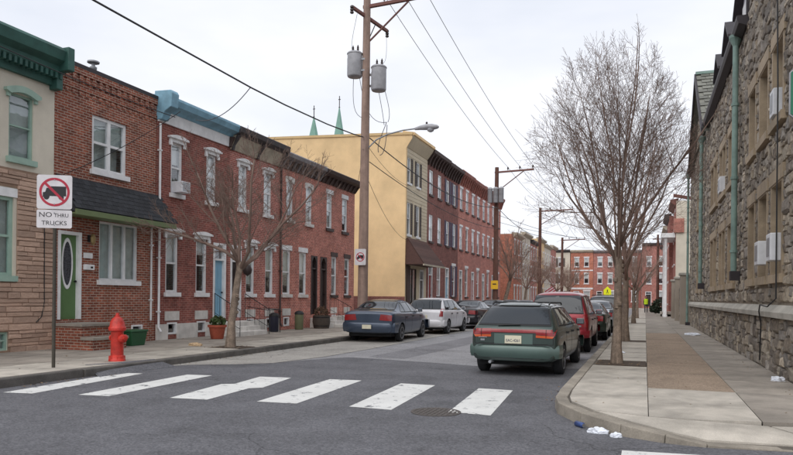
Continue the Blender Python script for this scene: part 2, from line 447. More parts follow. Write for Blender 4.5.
# newer dark asphalt of the crossing
nw = MB()
edge = [(KL - .05, 11.6), (-9.3, 11.9), (-8.6, 12.35), (-7.85, 12.8), (-7.4, 14.2), (-6.9, 15.2), (-6.0, 15.1), (-4.6, 14.8), (-3.56, 14.55), (-2.6, 14.5), (-1.9, 14.7), (-1.15, 15.0)]
poly = [(-115, -13, .004), (115, -13, .004), (115, 8.5, .004), (-.35, 8.5, .004), (-.6, 9.3, .004), (-.95, 10.2, .004)] + [(x, y, .004) for x, y in reversed(edge)] + [(KL - .08, 8.5, .004), (-115, 8.5, .004)]
nw.quad(*poly)
nw.build('dark_asphalt_overlay', m_asph_new, road)
pt_ = MB(); pt_.quad(*[(x, y, .003) for x, y in [(-6.5, 15.6), (-5.5, 15.5), (-5.3, 22), (-5.35, 34), (-6.3, 34), (-6.35, 22)]]); pt_.build('utility_trench_patch', m_asph_mid, road)
gt = MB()
gt.quad(*[(x, y, .008) for x, y in [(KL - .02, 11.4), (-9.1, 12.0), (-8.3, 12.5), (-7.75, 13.1), (-7.45, 14.9), (-7.4, 18), (-7.5, 31), (KL - .02, 31)]])
gt.build('concrete_gutter_strip', m_gutter, road)
# crosswalk: six worn bars, a broken third one, and the bar of the other crossing at lower right
bars = [((-9.04, 7.43), (-8.56, 7.52), (-8.9, 10.27), (-9.34, 10.2)),
        ((-7.86, 7.7), (-7.36, 7.78), (-7.55, 10.56), (-8.05, 10.48)),
        ((-5.13, 8.22), (-4.53, 8.28), (-4.73, 11.05), (-5.33, 10.98)),
        ((-3.76, 8.35), (-3.14, 8.33), (-3.34, 10.97), (-3.96, 10.97)),
        ((-2.4, 8.48), (-1.83, 8.44), (-2.0, 10.9), (-2.57, 10.92))]
for b in bars:
    q = MB(); q.quad(*[(x, y, .008) for x, y in b]); q.build('crosswalk_bar', m_white_paint, road)
q = MB(); q.quad(*[(x, y, .008) for x, y in [(-6.45, 8.0), (-5.86, 8.08), (-5.98, 9.35), (-5.82, 9.5), (-6.05, 10.86), (-6.66, 10.78), (-6.5, 9.72), (-6.68, 9.6)]])
q.build('crosswalk_bar', m_white_paint, road)
q = MB(); q.quad(*[(x, y, .008) for x, y in [(-.2, 6.62), (2.6, 7.1), (2.6, 7.36), (-.2, 7.02)]]); q.build('stop_line', m_white_paint, road)

def slab(poly, mat, parent, z0=.1, z1=.152, gap=.008, zs=None, name='paving_slab'):
    c = Vector((sum(p[0] for p in poly) / len(poly), sum(p[1] for p in poly) / len(poly)))
    pp = []
    for p in poly:
        d = Vector(p) - c; l = d.length
        pp.append(Vector(p) - d * (gap * 1.4 / max(l, .1)))
    dz = random.uniform(-.003, .003)
    zt = zs or [z1] * len(pp)
    mb = MB(); mb.hexa([(p.x - c.x, p.y - c.y, min(z0, zz - .02)) for p, zz in zip(pp, zt)], [(p.x - c.x, p.y - c.y, zz + dz) for p, zz in zip(pp, zt)])
    return mb.build(name, mat, parent, at=(c.x, c.y, 0))

# --- right pavement
corner = [(KR, 10.2), (KR + .02, 9.5), (-1.06, 8.95), (-.72, 8.28), (-.25, 7.76), (.2, 7.56), (.6, 7.5), (1.4, 7.62), (3.0, 7.86), (9, 8.75), (40, 13)]
base = MB()
base.hexa([(x, y, -.05) for x, y in [(KR + .03, 112), (KR + .03, 10.2)]] + [(x + .03, y + .04, -.05) for x, y in corner[1:7]] + [(9, 8.8, -.05), (9, 112, -.05)],
          [(x, y, .138) for x, y in [(KR + .03, 112), (KR + .03, 10.2)]] + [(x + .03, y + .04, z) for (x, y), z in zip(corner[1:7], (.138, .138, .13, .11, .06, .02))] + [(9, 8.8, .02), (9, 112, .138)])
sw_r = tag(base.build('pavement', m_joint), 'concrete pavement beside the stone building, rounded at the corner', kind='structure')
# kerb of the right pavement: straight stones, then short curved ones that sink into a ramp
y = 10.2
while y < 111:
    L = min(2.4, 111.5 - y)
    bx('kerb_stone', m_kerb, sw_r, KR, KR + .17, y + .006, y + L - .006, -.05, .156 + random.uniform(-.004, .004), bevel=.015)
    y += L
hz = [.154, .154, .154, .152, .135, .09, .035, .018, .018, .018]
for i in range(9):
    (ax, ay), (bxx, by) = corner[i], corner[i + 1]
    d = Vector((bxx - ax, by - ay)).normalized(); n_ = Vector((-d.y, d.x)) * .17
    g_ = d * .005
    if n_.y < 0 and n_.x < 0: n_ = -n_
    A, B = Vector((ax, ay)) + g_, Vector((bxx, by)) - g_
    k = MB(); k.hexa([(A.x, A.y, -.05), (B.x, B.y, -.05), (B.x + n_.x, B.y + n_.y, -.05), (A.x + n_.x, A.y + n_.y, -.05)],
                     [(A.x + .01, A.y, hz[i]), (B.x + .01, B.y, hz[i + 1]), (B.x + n_.x, B.y + n_.y, hz[i + 1]), (A.x + n_.x, A.y + n_.y, hz[i])])
    k.build('kerb_stone', m_kerb, sw_r, bevel=.012)
a0, a1, a2 = KR + .18, .05, 1.26
slab([(a0, 10.25), (a0 + .03, 9.55), (-.9, 9.12), (-.58, 8.52), (a1, 8.3), (a1, 11.3), (a0, 11.3)], m_conc, sw_r)
slab([(a1, 8.3), (.5, 8.28), (1.24, 8.45), (a2, 11.0), (a1, 11.0)], m_conc, sw_r)
slab([(1.24, 8.45), (2.2, 8.66), (4.6, 9.05), (4.6, 11.0), (a2, 11.0)], m_conc_d, sw_r)
slab([(-.58, 8.5), (-.14, 7.97), (.27, 7.76), (.62, 7.7), (1.42, 7.82), (1.9, 7.89), (1.3, 8.44), (.5, 8.27), (a1, 8.29)], m_conc, sw_r,
     zs=[.152, .138, .09, .045, .03, .03, .11, .15, .152])
slab([(1.92, 7.9), (3.4, 8.12), (9, 8.95), (9, 9.6), (4.6, 9.04), (2.2, 8.64), (1.32, 8.44)], m_conc, sw_r, zs=[.03, .03, .03, .15, .15, .12, .11])
pits_r = [(14.6, 15.75), (22.75, 23.85), (40.4, 41.4), (52, 53)]
y = 11.3
while y < 110:
    L = 1.55 if y < 34 else 3.1
    cut = [p for p in pits_r if p[0] < y + L and p[1] > y]
    if cut:
        p = cut[0]
        if p[0] > y + .2: slab([(a0, y), (a1, y), (a1, p[0]), (a0, p[0])], m_conc, sw_r)
        bx('tree_pit', m_soil, sw_r, a0 + .05, a1 - .02, p[0], p[1], .05, .148)
        y = p[1]; continue
    nxt = min([p[0] for p in pits_r if p[0] > y] + [999])
    L = min(L, nxt - y) if nxt - y < L + .3 else L
    slab([(a0, y), (a1, y), (a1, y + L), (a0, y + L)], m_conc, sw_r); y += L
y = 11.0
while y < 110:
    L = 4.6 if y < 40 else 8
    slab([(a1, y), (a2, y), (a2, y + L), (a1, y + L)], m_aggr if y < 27 else m_conc_d, sw_r, z1=.151, name='aggregate_panel' if y < 27 else 'paving_slab'); y += L
y = 11.0
while y < 110:
    L = 1.7 if y < 34 else 3.4
    slab([(a2, y), (FR - .01, y), (FR - .01, y + L), (a2, y + L)], m_conc_d, sw_r); y += L

# --- left pavements
def left_pavement(y0, y1, label, step, cols):
    b = MB().box(-16 if y0 < 10 else FL - .3, KL - .02, y0, y1, -.05, .138)
    s = tag(b.build('pavement', m_joint), label, kind='structure')
    y = y0
    while y < y1 - .1:
        L = min(2.2, y1 - y)
        j = random.uniform(-.015, .015)
        bx('kerb_stone', m_kerb_d, s, KL - .17, KL + j, y + .006, y + L - .006, -.05, .15 + random.uniform(-.012, .004), bevel=.02); y += L
    xs = [FL - .2 + (KL - .18 - FL + .2) * i / cols for i in range(cols + 1)]
    for i in range(cols):
        y = y0 + (i % 2) * .3
        slab([(xs[i], y0), (xs[i + 1], y0), (xs[i + 1], y), (xs[i], y)], m_conc_d, s) if y > y0 else None
        while y < y1 - .05:
            L = min(step, y1 - y)
            if i == cols - 1 and y < 15 < y + L: 
                bx('tree_pit', m_soil, s, -10.6, -9.75, 14.6, 15.5, .05, .15)
                slab([(xs[i], y), (-10.62, y), (-10.62, y + L), (xs[i], y + L)], m_conc_d, s)
                slab([(-10.6, y), (xs[i + 1], y), (xs[i + 1], 14.6), (-10.6, 14.6)], m_conc, s)
                if y + L > 15.55: slab([(-10.6, 15.5), (xs[i + 1], 15.5), (xs[i + 1], y + L), (-10.6, y + L)], m_conc, s)
            else:
                slab([(xs[i], y), (xs[i + 1], y), (xs[i + 1], y + L), (xs[i], y + L)], m_conc if (i == cols - 1 or (random.random() < .12 and i)) else m_conc_d, s)
            y += L
    return s
sw_l = left_pavement(5.0, 31.3, 'concrete pavement in front of the low brick row', 1.6, 3)
left_pavement(37.1, 68, 'pavement in front of the three-storey brick row', 2.6, 2)
left_pavement(73, 111.5, 'far pavement beyond the three-storey row', 4, 2)
# broken asphalt patch in the kerb by the hydrant
q = MB(); q.hexa([(-9.98, 9.95, .12), (-9.2, 9.5, .0), (-9.16, 11.6, .0), (-9.6, 11.4, .12), (-9.75, 10.5, .12)], [(-9.98, 9.95, .158), (-9.22, 9.55, .02), (-9.18, 11.5, .02), (-9.6, 11.4, .16), (-9.7, 10.5, .165)])
q.build('asphalt_patch', m_asph_new, sw_l)
far_pv = MB().box(-60, 60, 116.5, 119, -.05, .14); tag(far_pv.build('pavement', m_conc), 'pavement across the far end of the street', kind='structure')

# ------------------------------------------------------------------ house kit (local frame: x out to the street, y along the front, z up)
def wall_mesh(name, W, z0, z1, holes, mat, depth, rev=.16):
    ys = sorted(set([0, W] + [h[0] for h in holes] + [h[1] for h in holes]))
    zs = sorted(set([z0, z1] + [h[2] for h in holes] + [h[3] for h in holes]))
    mb = MB()
    for i in range(len(ys) - 1):
        for j in range(len(zs) - 1):
            yc, zc = (ys[i] + ys[i + 1]) / 2, (zs[j] + zs[j + 1]) / 2
            if any(h[0] < yc < h[1] and h[2] < zc < h[3] for h in holes): continue
            if not (z0 <= zc <= z1): continue
            mb.quad((0, ys[i], zs[j]), (0, ys[i + 1], zs[j]), (0, ys[i + 1], zs[j + 1]), (0, ys[i], zs[j + 1]))
    for a, b, c, d in holes:
        mb.quad((0, a, c), (0, a, d), (-rev, a, d), (-rev, a, c)); mb.quad((0, b, d), (0, b, c), (-rev, b, c), (-rev, b, d))
        mb.quad((0, a, c), (-rev, a, c), (-rev, b, c), (0, b, c)); mb.quad((0, a, d), (0, b, d), (-rev, b, d), (-rev, a, d))
    if depth:
        mb.quad((0, 0, z0), (0, 0, z1), (-depth, 0, z1), (-depth, 0, z0)); mb.quad((0, W, z1), (0, W, z0), (-depth, W, z0), (-depth, W, z1))
        mb.quad((-depth, 0, z0), (-depth, 0, z1), (-depth, W, z1), (-depth, W, z0))
    me = bpy.data.meshes.new(name); me.from_pydata(mb.v, [], mb.f); me.materials.append(mat)
    bm = bmesh.new(); bm.from_mesh(me); bmesh.ops.remove_doubles(bm, verts=bm.verts, dist=.0005); bm.to_mesh(me); bm.free()
    return me

def wall(root, W, z0, z1, holes, mat, depth=9.5, name='wall'):
    return link(name, wall_mesh(name, W, z0, z1, holes, mat, depth), root, local=True)

def arc(y0, y1, z, rise, n=8):
    return [(y0 + (y1 - y0) * i / n, z + rise * math.sin(math.pi * i / n)) for i in range(n + 1)]

CACHE = {}
def cached(key, fn):
    if key not in CACHE: CACHE[key] = fn()
    return CACHE[key]

def window(root, y0, y1, z0, z1, hood=None, sill='white', frame=None, blind=.5, fw=.06, mull=0, arch=0, shutters=None, cover=None, back=None, muntin=0, simple=False, hz=.2):
    frame = frame or m_white
    w, h = round(y1 - y0, 3), round(z1 - z0, 3)
    key = (w, h, fw, mull, arch, muntin, frame.name)
    def mk():
        b = MB()
        b.box(-.12, -.035, 0, fw, 0, h); b.box(-.12, -.035, w - fw, w, 0, h)
        b.box(-.118, -.037, fw, w - fw, 0, fw * .9)
        if arch:
            b.prism([(fw, h)] + [(w - fw, h)] + [(w - fw, h - arch)] + list(reversed(arc(fw, w - fw, h - arch, arch * .8)))[1:-1] + [(fw, h - arch)], 'x', -.118, -.037)
        else: b.box(-.118, -.037, fw, w - fw, h - fw, h)
        if not muntin == 9: b.box(-.11, -.045, fw, w - fw, h * .49, h * .49 + fw * .7)
        for i in range(mull): 
            c = w * (i + 1) / (mull + 1); b.box(-.125, -.03, c - fw * .55, c + fw * .55, .01, h - .01)
        if muntin in (1, 2):
            b.box(-.1, -.055, w / 2 - .012, w / 2 + .012, fw, h - fw)
        return b.mesh('window', frame)
    o = link('window', cached(('w',) + key, mk), root, (0, y0, z0), True)
    def pn(a, b_, x):
        return cached(('p', w, fw, round(a, 3), round(b_, 3), x), lambda: MB().box(x - .006, x, fw * .6, w - fw * .6, a, b_).mesh('pane', m_pane))
    if simple: link('pane', pn(fw * .5, h - fw * .5, -.08), o, local=True)
    else:
        link('pane', pn(h * .5, h - fw * .5, -.07), o, local=True); link('pane', pn(fw * .5, h * .5, -.085), o, local=True)
    bk = back or m_room
    link('curtain_or_dark_backing', cached(('bk', w, h, bk.name), lambda: MB().box(-.42, -.4, -.05, w + .05, -.05, h + .05).mesh('curtain_or_dark_backing', bk)), o, local=True)  # sheet behind the glass; dark by default, imitating the unlit room
    if blind:
        link('blind', cached(('bl', w, h, round(blind, 2), (cover or m_blind).name), lambda: MB().box(-.175, -.165, .012, w - .012, h * (1 - blind), h - .01).mesh('blind', cover or m_blind)), o, local=True)
    if sill:
        sm = {'white': m_white, 'marble': m_marble, 'brown': m_brown_corn, 'lime': m_lime, 'green': m_green_p, 'brick': m_brickD}[sill]
        link('sill', cached(('s', w, sill), lambda: MB().box(-.03, .08, -.07, w + .07, -.13, .0).mesh('sill', sm)), o, local=True)
    if hood:
        def mkh():
            b = MB()
            if hood in ('hood', 'hood_grey'):
                b.box(.002, .06, -.1, w + .1, -.02, .09)
                b.prism([(-.17, .09), (w + .17, .09)] + list(reversed(arc(-.17, w + .17, .14, .07, 10))), 'x', .002, .13)
                b.box(.002, .07, -.11, -.01, -.13, -.02); b.box(.002, .07, w + .01, w + .11, -.13, -.02)
            elif hood == 'green':
                b.prism([(-.14, 0)] + arc(-.14, w + .14, .06, .12, 10)[0:] + [(w + .14, 0)] + list(reversed(arc(-.02, w + .02, -.05, .08, 10))), 'x', .002, .11)
                b.box(.002, .06, -.08, .0, -.12, .0); b.box(.002, .06, w, w + .08, -.12, .0)
            elif hood in ('flat', 'dark', 'lime'):
                b.box(-.02, .025, -.08, w + .08, .0, hz)
            elif hood == 'segment':
                b.prism([(-.09, -.1), (-.09, .14)] + [(w * .5, .17)] + [(w + .09, .14), (w + .09, -.1), (w, -.1)] + list(reversed(arc(0, w, -.1, .12, 8)))[1:-1] + [(0, -.1)], 'x', -.03, .03)
            return b
        hm = {'hood': m_white, 'hood_grey': m_marble, 'green': m_green_p, 'flat': m_white, 'dark': m_brown_corn, 'lime': m_lime, 'segment': m_marble}[hood]
        link('lintel', cached(('h', w, hood, hz), lambda: mkh().mesh('lintel', hm)), o, (0, 0, h), True)
    if shutters:
        sw = w * .42
        for s in (-sw - .02, w + .02):
            def mks():
                b = MB(); b.box(.005, .035, 0, .04, 0, h); b.box(.005, .035, sw - .04, sw, 0, h); b.box(.005, .035, .04, sw - .04, 0, .05); b.box(.005, .035, .04, sw - .04, h - .05, h)
                k = int(h / .12)
                for i in range(k): b.box(.01, .028, .04, sw - .04, .06 + (h - .12) * i / k, .06 + (h - .12) * (i + .7) / k)
                return b.mesh('shutter', shutters)
            link('shutter', cached(('sh', w, h, shutters.name), mks), o, (0, s, 0), True)
    return o

def door(root, y0, y1, z0, z1, mat, frame=None, fw=.09, transom=.45, arch=0, glass=None, label=None):
    frame = frame or m_white
    w, h = y1 - y0, z1 - z0
    lh = h - fw - transom
    d = MB()
    d.box(-.13, -.09, fw, w - fw, .0, lh)
    for (a, b_) in ((.12, .42), (.5, .9)):
        if glass != 'oval':
            d.box(-.09, -.078, fw + .09, w / 2 - .03, lh * a, lh * b_); d.box(-.09, -.078, w / 2 + .03, w - fw - .09, lh * a, lh * b_)
    o = d.build('door', mat, root, (0, y0, z0), True)
    if label: o['label'] = label
    f = MB(); f.box(-.15, .02, 0, fw, 0, h); f.box(-.15, .02, w - fw, w, 0, h)
    if arch: f.prism([(fw, h)] + [(w - fw, h), (w - fw, h - arch)] + list(reversed(arc(fw, w - fw, h - arch, arch * .85)))[1:-1] + [(fw, h - arch)], 'x', -.14, .015)
    else: f.box(-.148, .018, fw, w - fw, h - fw, h)
    if transom: f.box(-.14, .0, fw, w - fw, lh, lh + .06)
    f.build('door_frame', frame, o, (0, 0, 0), True)
    if transom: MB().box(-.1, -.094, fw, w - fw, lh + .06, h - .03).build('pane', m_pane, o, (0, 0, 0), True)
    if transom: MB().box(-.3, -.28, 0, w, lh - .1, h).build('curtain_or_dark_backing', m_room, o, (0, 0, 0), True)  # dark sheet behind the transom imitates the shaded hallway
    if glass == 'oval':
        cy, cz, ry, rz_ = w / 2, lh * .66, (w - 2 * fw) * .24, lh * .26
        ring = MB(); n = 28
        for i in range(n):
            a, b_ = 2 * math.pi * i / n, 2 * math.pi * (i + 1) / n
            P = lambda t, k, x: (x, cy + ry * k * math.cos(t), cz + rz_ * (1 + (k - 1) * .6) * math.sin(t))
            ring.hexa([P(a, 1.0, -.09), P(b_, 1.0, -.09), P(b_, 1.28, -.09), P(a, 1.28, -.09)], [P(a, 1.0, -.07), P(b_, 1.0, -.07), P(b_, 1.28, -.07), P(a, 1.28, -.07)])
        ring.build('oval_trim', m_white, o, (0, 0, 0), True)
        MB().prism([(cy + ry * 1.02 * math.cos(2 * math.pi * i / n), cz + rz_ * 1.01 * math.sin(2 * math.pi * i / n)) for i in range(n)], 'x', -.089, -.079).build('pane', M('leaded_glass', lin(70, 72, 78), .15, .6, 30), o, (0, 0, 0), True)
    MB().lathe([(.0, -.09), (.012, -.088), (.012, -.05), (.03, -.045), (.03, -.02), (.0, -.015)], 8, (0, w - fw - .06, lh * .45), 'x').build('handle', m_iron, o, (0, 0, 0), True)
    return o

def steps(root, y0, y1, top, n, tread, mat, x0=0.0):
    for i in range(n):
        zt = top * (n - i) / n
        bx('step', mat, root, x0 + .003, x0 + .5 + tread * i - .002 * i, y0 - .012 * i, y1 + .012 * i, .1 if i else .15, .15 + zt - .15 * (zt / top), bevel=.012, local=True)

def railing(root, y, x0, x1, z0, z1, parent_name='railing'):
    b = MB()
    b.tube([(x0, y, z0 + .85), (x1 - .05, y, z1 + .85), (x1, y, z1 + .8)], .014, 6)
    b.tube([(x0, y, z0 + .2), (x1, y, z1 + .2)], .009, 5)
    for i in range(6):
        t = i / 5; x = x0 + (x1 - x0) * t; z = z0 + (z1 - z0) * t
        b.tube([(x, y, z if i < 5 else .1), (x, y, z + .85)], .011 if i in (0, 5) else .007, 5)
    return b.build(parent_name, m_iron, root, local=True)

def cornice(root, W, poly, mat, name='cornice'):
    return MB().prism(poly, 'y', 0.001, W - .001).build(name, mat, root, local=True)

def downspout(root, y, z0, z1, mat, r=.045, x=.07, kick=True):
    p = [(x, y, z1), (x, y, z0 + .15)] + ([(x + .1, y, z0)] if kick else [(x, y, z0)])
    o = MB().tube(p, r, 8).build('downspout', mat, root, local=True, smooth=True)
    k = z0 + .6
    while k < z1:
        MB().box(.0, x + r + .01, y - r - .015, y + r + .015, k - .02, k + .02).build('bracket', mat, o, (0, 0, 0), True); k += 1.6
    return o

def flat_roof(root, W, z, depth=9.5, mat=None, par=.0):
    return bx('roof', mat or m_roof, root, -depth, -.01, .01, W - .01, z - .12, z, local=True)

def basement(root, y0, y1, z0, z1, frame=m_white):
    b = MB(); fw = .05
    b.box(-.08, .02, y0, y0 + fw, z0, z1); b.box(-.08, .02, y1 - fw, y1, z0, z1); b.box(-.079, .019, y0 + fw, y1 - fw, z0, z0 + fw); b.box(-.079, .019, y0 + fw, y1 - fw, z1 - fw, z1)
    o = b.build('basement_window', frame, root, local=True)
    MB().box(-.06, -.05, y0 + .02, y1 - .02, z0 + .02, z1 - .02).build('pane', m_pane, o, (0, 0, 0), True)
    MB().box(-.3, -.28, y0 - .05, y1 + .05, z0 - .05, z1 + .05).build('curtain_or_dark_backing', m_room, o, (0, 0, 0), True)  # dark sheet in place of the unlit cellar, no cloth
    return o

# ================================================================= 1: cream and stone house with green cornice (left edge)
Y0 = 7.6
h1 = thing('row_house', (FL, Y0, 0), 'cream stucco house with tan stone ground floor and dark green cornice', 'house', 'row houses of the near left row')
W = 12.5 - Y0
hu = (11.25 - Y0, 11.9 - Y0, 4.62, 6.1); hu2 = (9.0 - Y0, 9.65 - Y0, 4.62, 6.1)
hg = (10.35 - Y0, 11.4 - Y0, 1.9, 3.7); hb = (10.7 - Y0, 11.28 - Y0, .2, .62)
wall(h1, W, .1, 6.62, [hu, hu2, hg, hb], m_cream)
flat_roof(h1, W, 7.0)
window(h1, *hu, hood='green', frame=m_green_p, sill='green', blind=1, cover=m_curtain, fw=.05)
window(h1, *hu2, hood='green', frame=m_green_p, sill='green', blind=1, cover=m_curtain, fw=.05)
window(h1, *hg, frame=m_green_p, sill='green', blind=1, cover=m_curtain, fw=.08, muntin=1, hood='flat')
window(h1, *hb, frame=m_green_p, sill=None, blind=1, cover=m_green_p, fw=.05, simple=True)
# tan cast-stone pieces up to an uneven line under the upstairs windows
fst = bx('stone_facing', m_formback, h1, .002, .02, 0, .001, .1, 4.3, local=True)
st_mesh = []
for k in range(8):
    random.seed(100 + k); b = MB()
    j = lambda a: random.uniform(-a, a)
    bz = [(0, -.5, -.5), (0, .5, -.5), (0, .5, .5), (0, -.5, .5)]
    b.v = [(0, y, z) for _, y, z in bz] + [(1 + j(.25), y * .985, z * .9 + j(.03)) for _, y, z in bz] + [(1.15 + j(.2), y * .7 + j(.05), z * .5 + j(.05)) for _, y, z in bz]
    b.f = [(0, 1, 5, 4), (1, 2, 6, 5), (2, 3, 7, 6), (3, 0, 4, 7), (4, 5, 9, 8), (5, 6, 10, 9), (6, 7, 11, 10), (7, 4, 8, 11), (8, 9, 10, 11)]
    st_mesh.append(b.mesh('facing_stone', m_form))
random.seed(5)
wback = wall_mesh('stone_facing', W, .1, 4.36, [(hg[0] - .08, hg[1] + .08, 1.76, 3.92), hb], m_formback, 0, .02)
fst.data = wback; fst.location.x = .012
z = .12
while z < 4.36:
    hh = random.choice([.075, .1, .11, .13, .16]); y = 1.9 if z > .1 else 0
    while y < W - .02:
        ww = min(random.uniform(.25, .8), W - y)
        if W - y - ww < .15: ww = W - y
        lim = 4.36 if not (hu[0] - .35 < y + ww / 2 < hu[1] + .2) else 4.52
        if z + hh > lim: break
        a, b_ = y + .006, y + ww - .006
        for c, d_, e, f_ in ((hg[0] - .08, hg[1] + .08, 1.76, 3.92), hb):
            if z + hh > e and z < f_:
                if a < c < b_: b_ = c
                elif c <= a < d_: a = min(d_, b_)
        if b_ - a > .06:
            s = link('facing_stone', random.choice(st_mesh), fst, (.0, (a + b_) / 2, z + hh / 2), True); s.scale = (random.uniform(.018, .035), b_ - a, hh - .008)
        y += ww
    z += hh
cb = cornice(h1, W, [(0, 6.55), (.1, 6.55), (.12, 6.72), (.3, 6.85), (.32, 6.98), (.5, 7.08), (.56, 7.3), (.5, 7.38), (-.1, 7.42), (-.1, 6.55)], m_green_d)
for i in range(int(W / .14)):
    yy = .04 + i * .14
    if yy > 1.8: MB().box(.121, .29, yy, yy + .07, 6.7, 6.86).build('dentil', m_green_d, cb, (0, 0, 0), True)
bx('end_bracket', m_green_d, h1, .0, .62, W - .17, W + .02, 6.86, 7.42, bevel=.02, local=True)
bx('end_bracket', m_green_d, h1, .0, .26, W - .165, W + .015, 6.45, 6.858, bevel=.02, local=True)
# drooping cable on the stone front
MB().tube([(.05, W - .3, 3.2), (.05, W - .28, 1.3), (.05, W - .35, .95), (.05, W - .5, .82)], .012, 5).build('cable', m_wire, h1, local=True)

# ================================================================= 2: orange-brown brick house with shingled pent roof
Y0 = 12.52; W = 3.66
h2 = thing('row_house', (FL - .02, Y0, 0), 'brown brick house with green oval-glass door and black shingled pent roof', 'house', 'row houses of the near left row')
w2 = (13.72 - Y0, 14.97 - Y0, 4.78, 6.22); d2 = (12.66 - Y0, 13.4 - Y0, .86, 3.08); g2 = (14.0 - Y0, 15.45 - Y0, 1.88, 3.45); b2 = (15.22 - Y0, 15.66 - Y0, .22, .64)
wall(h2, W, .1, 7.28, [w2, d2, g2, b2], m_brick2)
flat_roof(h2, W, 7.0)
bx('parapet_cap', m_gutter_dk, h2, -.25, .06, .002, W - .002, 7.28, 7.38, local=True)
cbm = MB().box(.001, .05, .01, W - .01, 7.12, 7.279)
cor = cbm.build('brick_corbel', m_brick2, h2, local=True)
for i in range(int(W / .22)): MB().box(.001, .04, .08 + i * .22, .19 + i * .22, 6.92, 7.118).build('brick', m_brick2, cor, (0, 0, 0), True)
for i in range(int(W / .22)): MB().box(.001, .025, .08 + i * .22, .19 + i * .22, 6.6, 6.7).build('brick', m_brick2, cor, (0, 0, 0), True)
bx('brick_band', m_brick2, h2, .001, .03, .01, W - .01, 6.72, 6.8, local=True)
window(h2, *w2, mull=1, blind=.5, cover=m_curtain, fw=.09, back=m_curtain)
bx('lintel_course', m_brick2, h2, .0015, .012, w2[0] - .08, w2[1] + .08, 6.22, 6.42, local=True)
door(h2, *d2, m_green_door, transom=0, glass='oval', fw=.085)
window(h2, *g2, mull=2, blind=1, cover=m_curtain, fw=.055, muntin=9)
basement(h2, *b2)
# steps with concrete treads on brick
for i, (xa, za, zb) in enumerate(((.95, .1, .78), (1.3, .1, .46))):
    s = bx('step', m_brick2, h2, .003 if i == 0 else .952, xa, -.02 + .0 * i, 1.12 - .04 * i, za, zb - .07, local=True)
    bx('tread', m_conc_d, s, .003 if i == 0 else .952, xa + .05, -.06, 1.16 - .04 * i, zb - .07, zb, bevel=.01, local=True)
# pent roof: sloping deck with individual shingles, green fascia
pr = MB().prism([(.0, 4.42), (.0, 3.62), (.6, 3.52), (.62, 3.6)], 'y', .1, W + .12).build('pent_roof', m_shingle, h2, local=True)
bx('fascia', m_green_trim, pr, .6, .66, .08, W + .14, 3.44, 3.58, bevel=.008, local=True)
bx('soffit', m_green_trim, pr, .001, .598, .09, W + .13, 3.46, 3.5, local=True)
sh = MB().box(-.16, .16, -.098, .098, 0, .012).mesh('shingle', m_shingle)
slope = Vector((.62, 0, -.82)); sl = slope.length
for r_ in range(7):
    t = (r_ + .5) / 7
    for i in range(19):
        y = .16 + i * .2 + (.1 if r_ % 2 else 0)
        if y > W + .1: continue
        c = Vector((.0, 0, 4.42)) + slope * t
        s = link('shingle', sh, pr, (c.x + .02, y, c.z + .018), True)
        s.rotation_euler = (0, math.atan2(.82, .62) - .05 + random.uniform(-.015, .015), 0); s.scale = (.62, 1, 1)
downspout(h2, 15.96 - Y0, .75, 3.45, m_white, .03, .05, False)
for zz in (2.25, 2.55):
    bx('mailbox' if zz < 2.4 else 'house_number_plate', m_white, h2, .003, .1 if zz < 2.4 else .03, 13.46 - Y0, 13.76 - Y0, zz - .12, zz + .02, bevel=.01, local=True)
bx('mail_slot_sticker', m_black, h2, .1, .104, 13.62 - Y0, 13.7 - Y0, 2.17, 2.22, local=True)
lm = MB().box(.003, .03, 13.6 - Y0, 13.7 - Y0, 2.86, 3.04).build('wall_lamp', m_iron, h2, local=True)
MB().lathe([(.02, 2.78), (.06, 2.84), (.07, 2.98), (.03, 3.06), (.0, 3.08)], 8, (.14, 13.65 - Y0, 0)).build('lantern', M('lantern_brass', lin(150, 130, 90), .4, .1, 9, metal=.5), lm, (0, 0, 0), True)
fl = MB().lathe([(.09, 6.95), (.09, 7.95), (.1, 7.96), (.1, 8.02), (.08, 8.03)], 10, (-1.3, 15.05 - Y0, 0)); fl.lathe([(.05, 8.03), (.05, 8.12), (.17, 8.14), (.17, 8.18), (.02, 8.23)], 10, (-1.3, 15.05 - Y0, 0))
fl.build('flue_pipe', m_steel, h2, local=True, smooth=True)
bin_ = thing('recycling_box', (-12.75, 14.3, .15), 'green plastic box on the pavement beside the brick steps', 'box')
t_ = MB(); t_.hexa([(-.2, -.24, 0), (.2, -.24, 0), (.2, .24, 0), (-.2, .24, 0)], [(-.24, -.3, .36), (.24, -.3, .36), (.24, .3, .36), (-.24, .3, .36)]); t_.build('tub', m_bin_g, bin_, local=True, bevel=.02)
MB().box(-.26, .26, -.32, .32, .36, .42).build('lid', m_bin_g, bin_, local=True, bevel=.02)

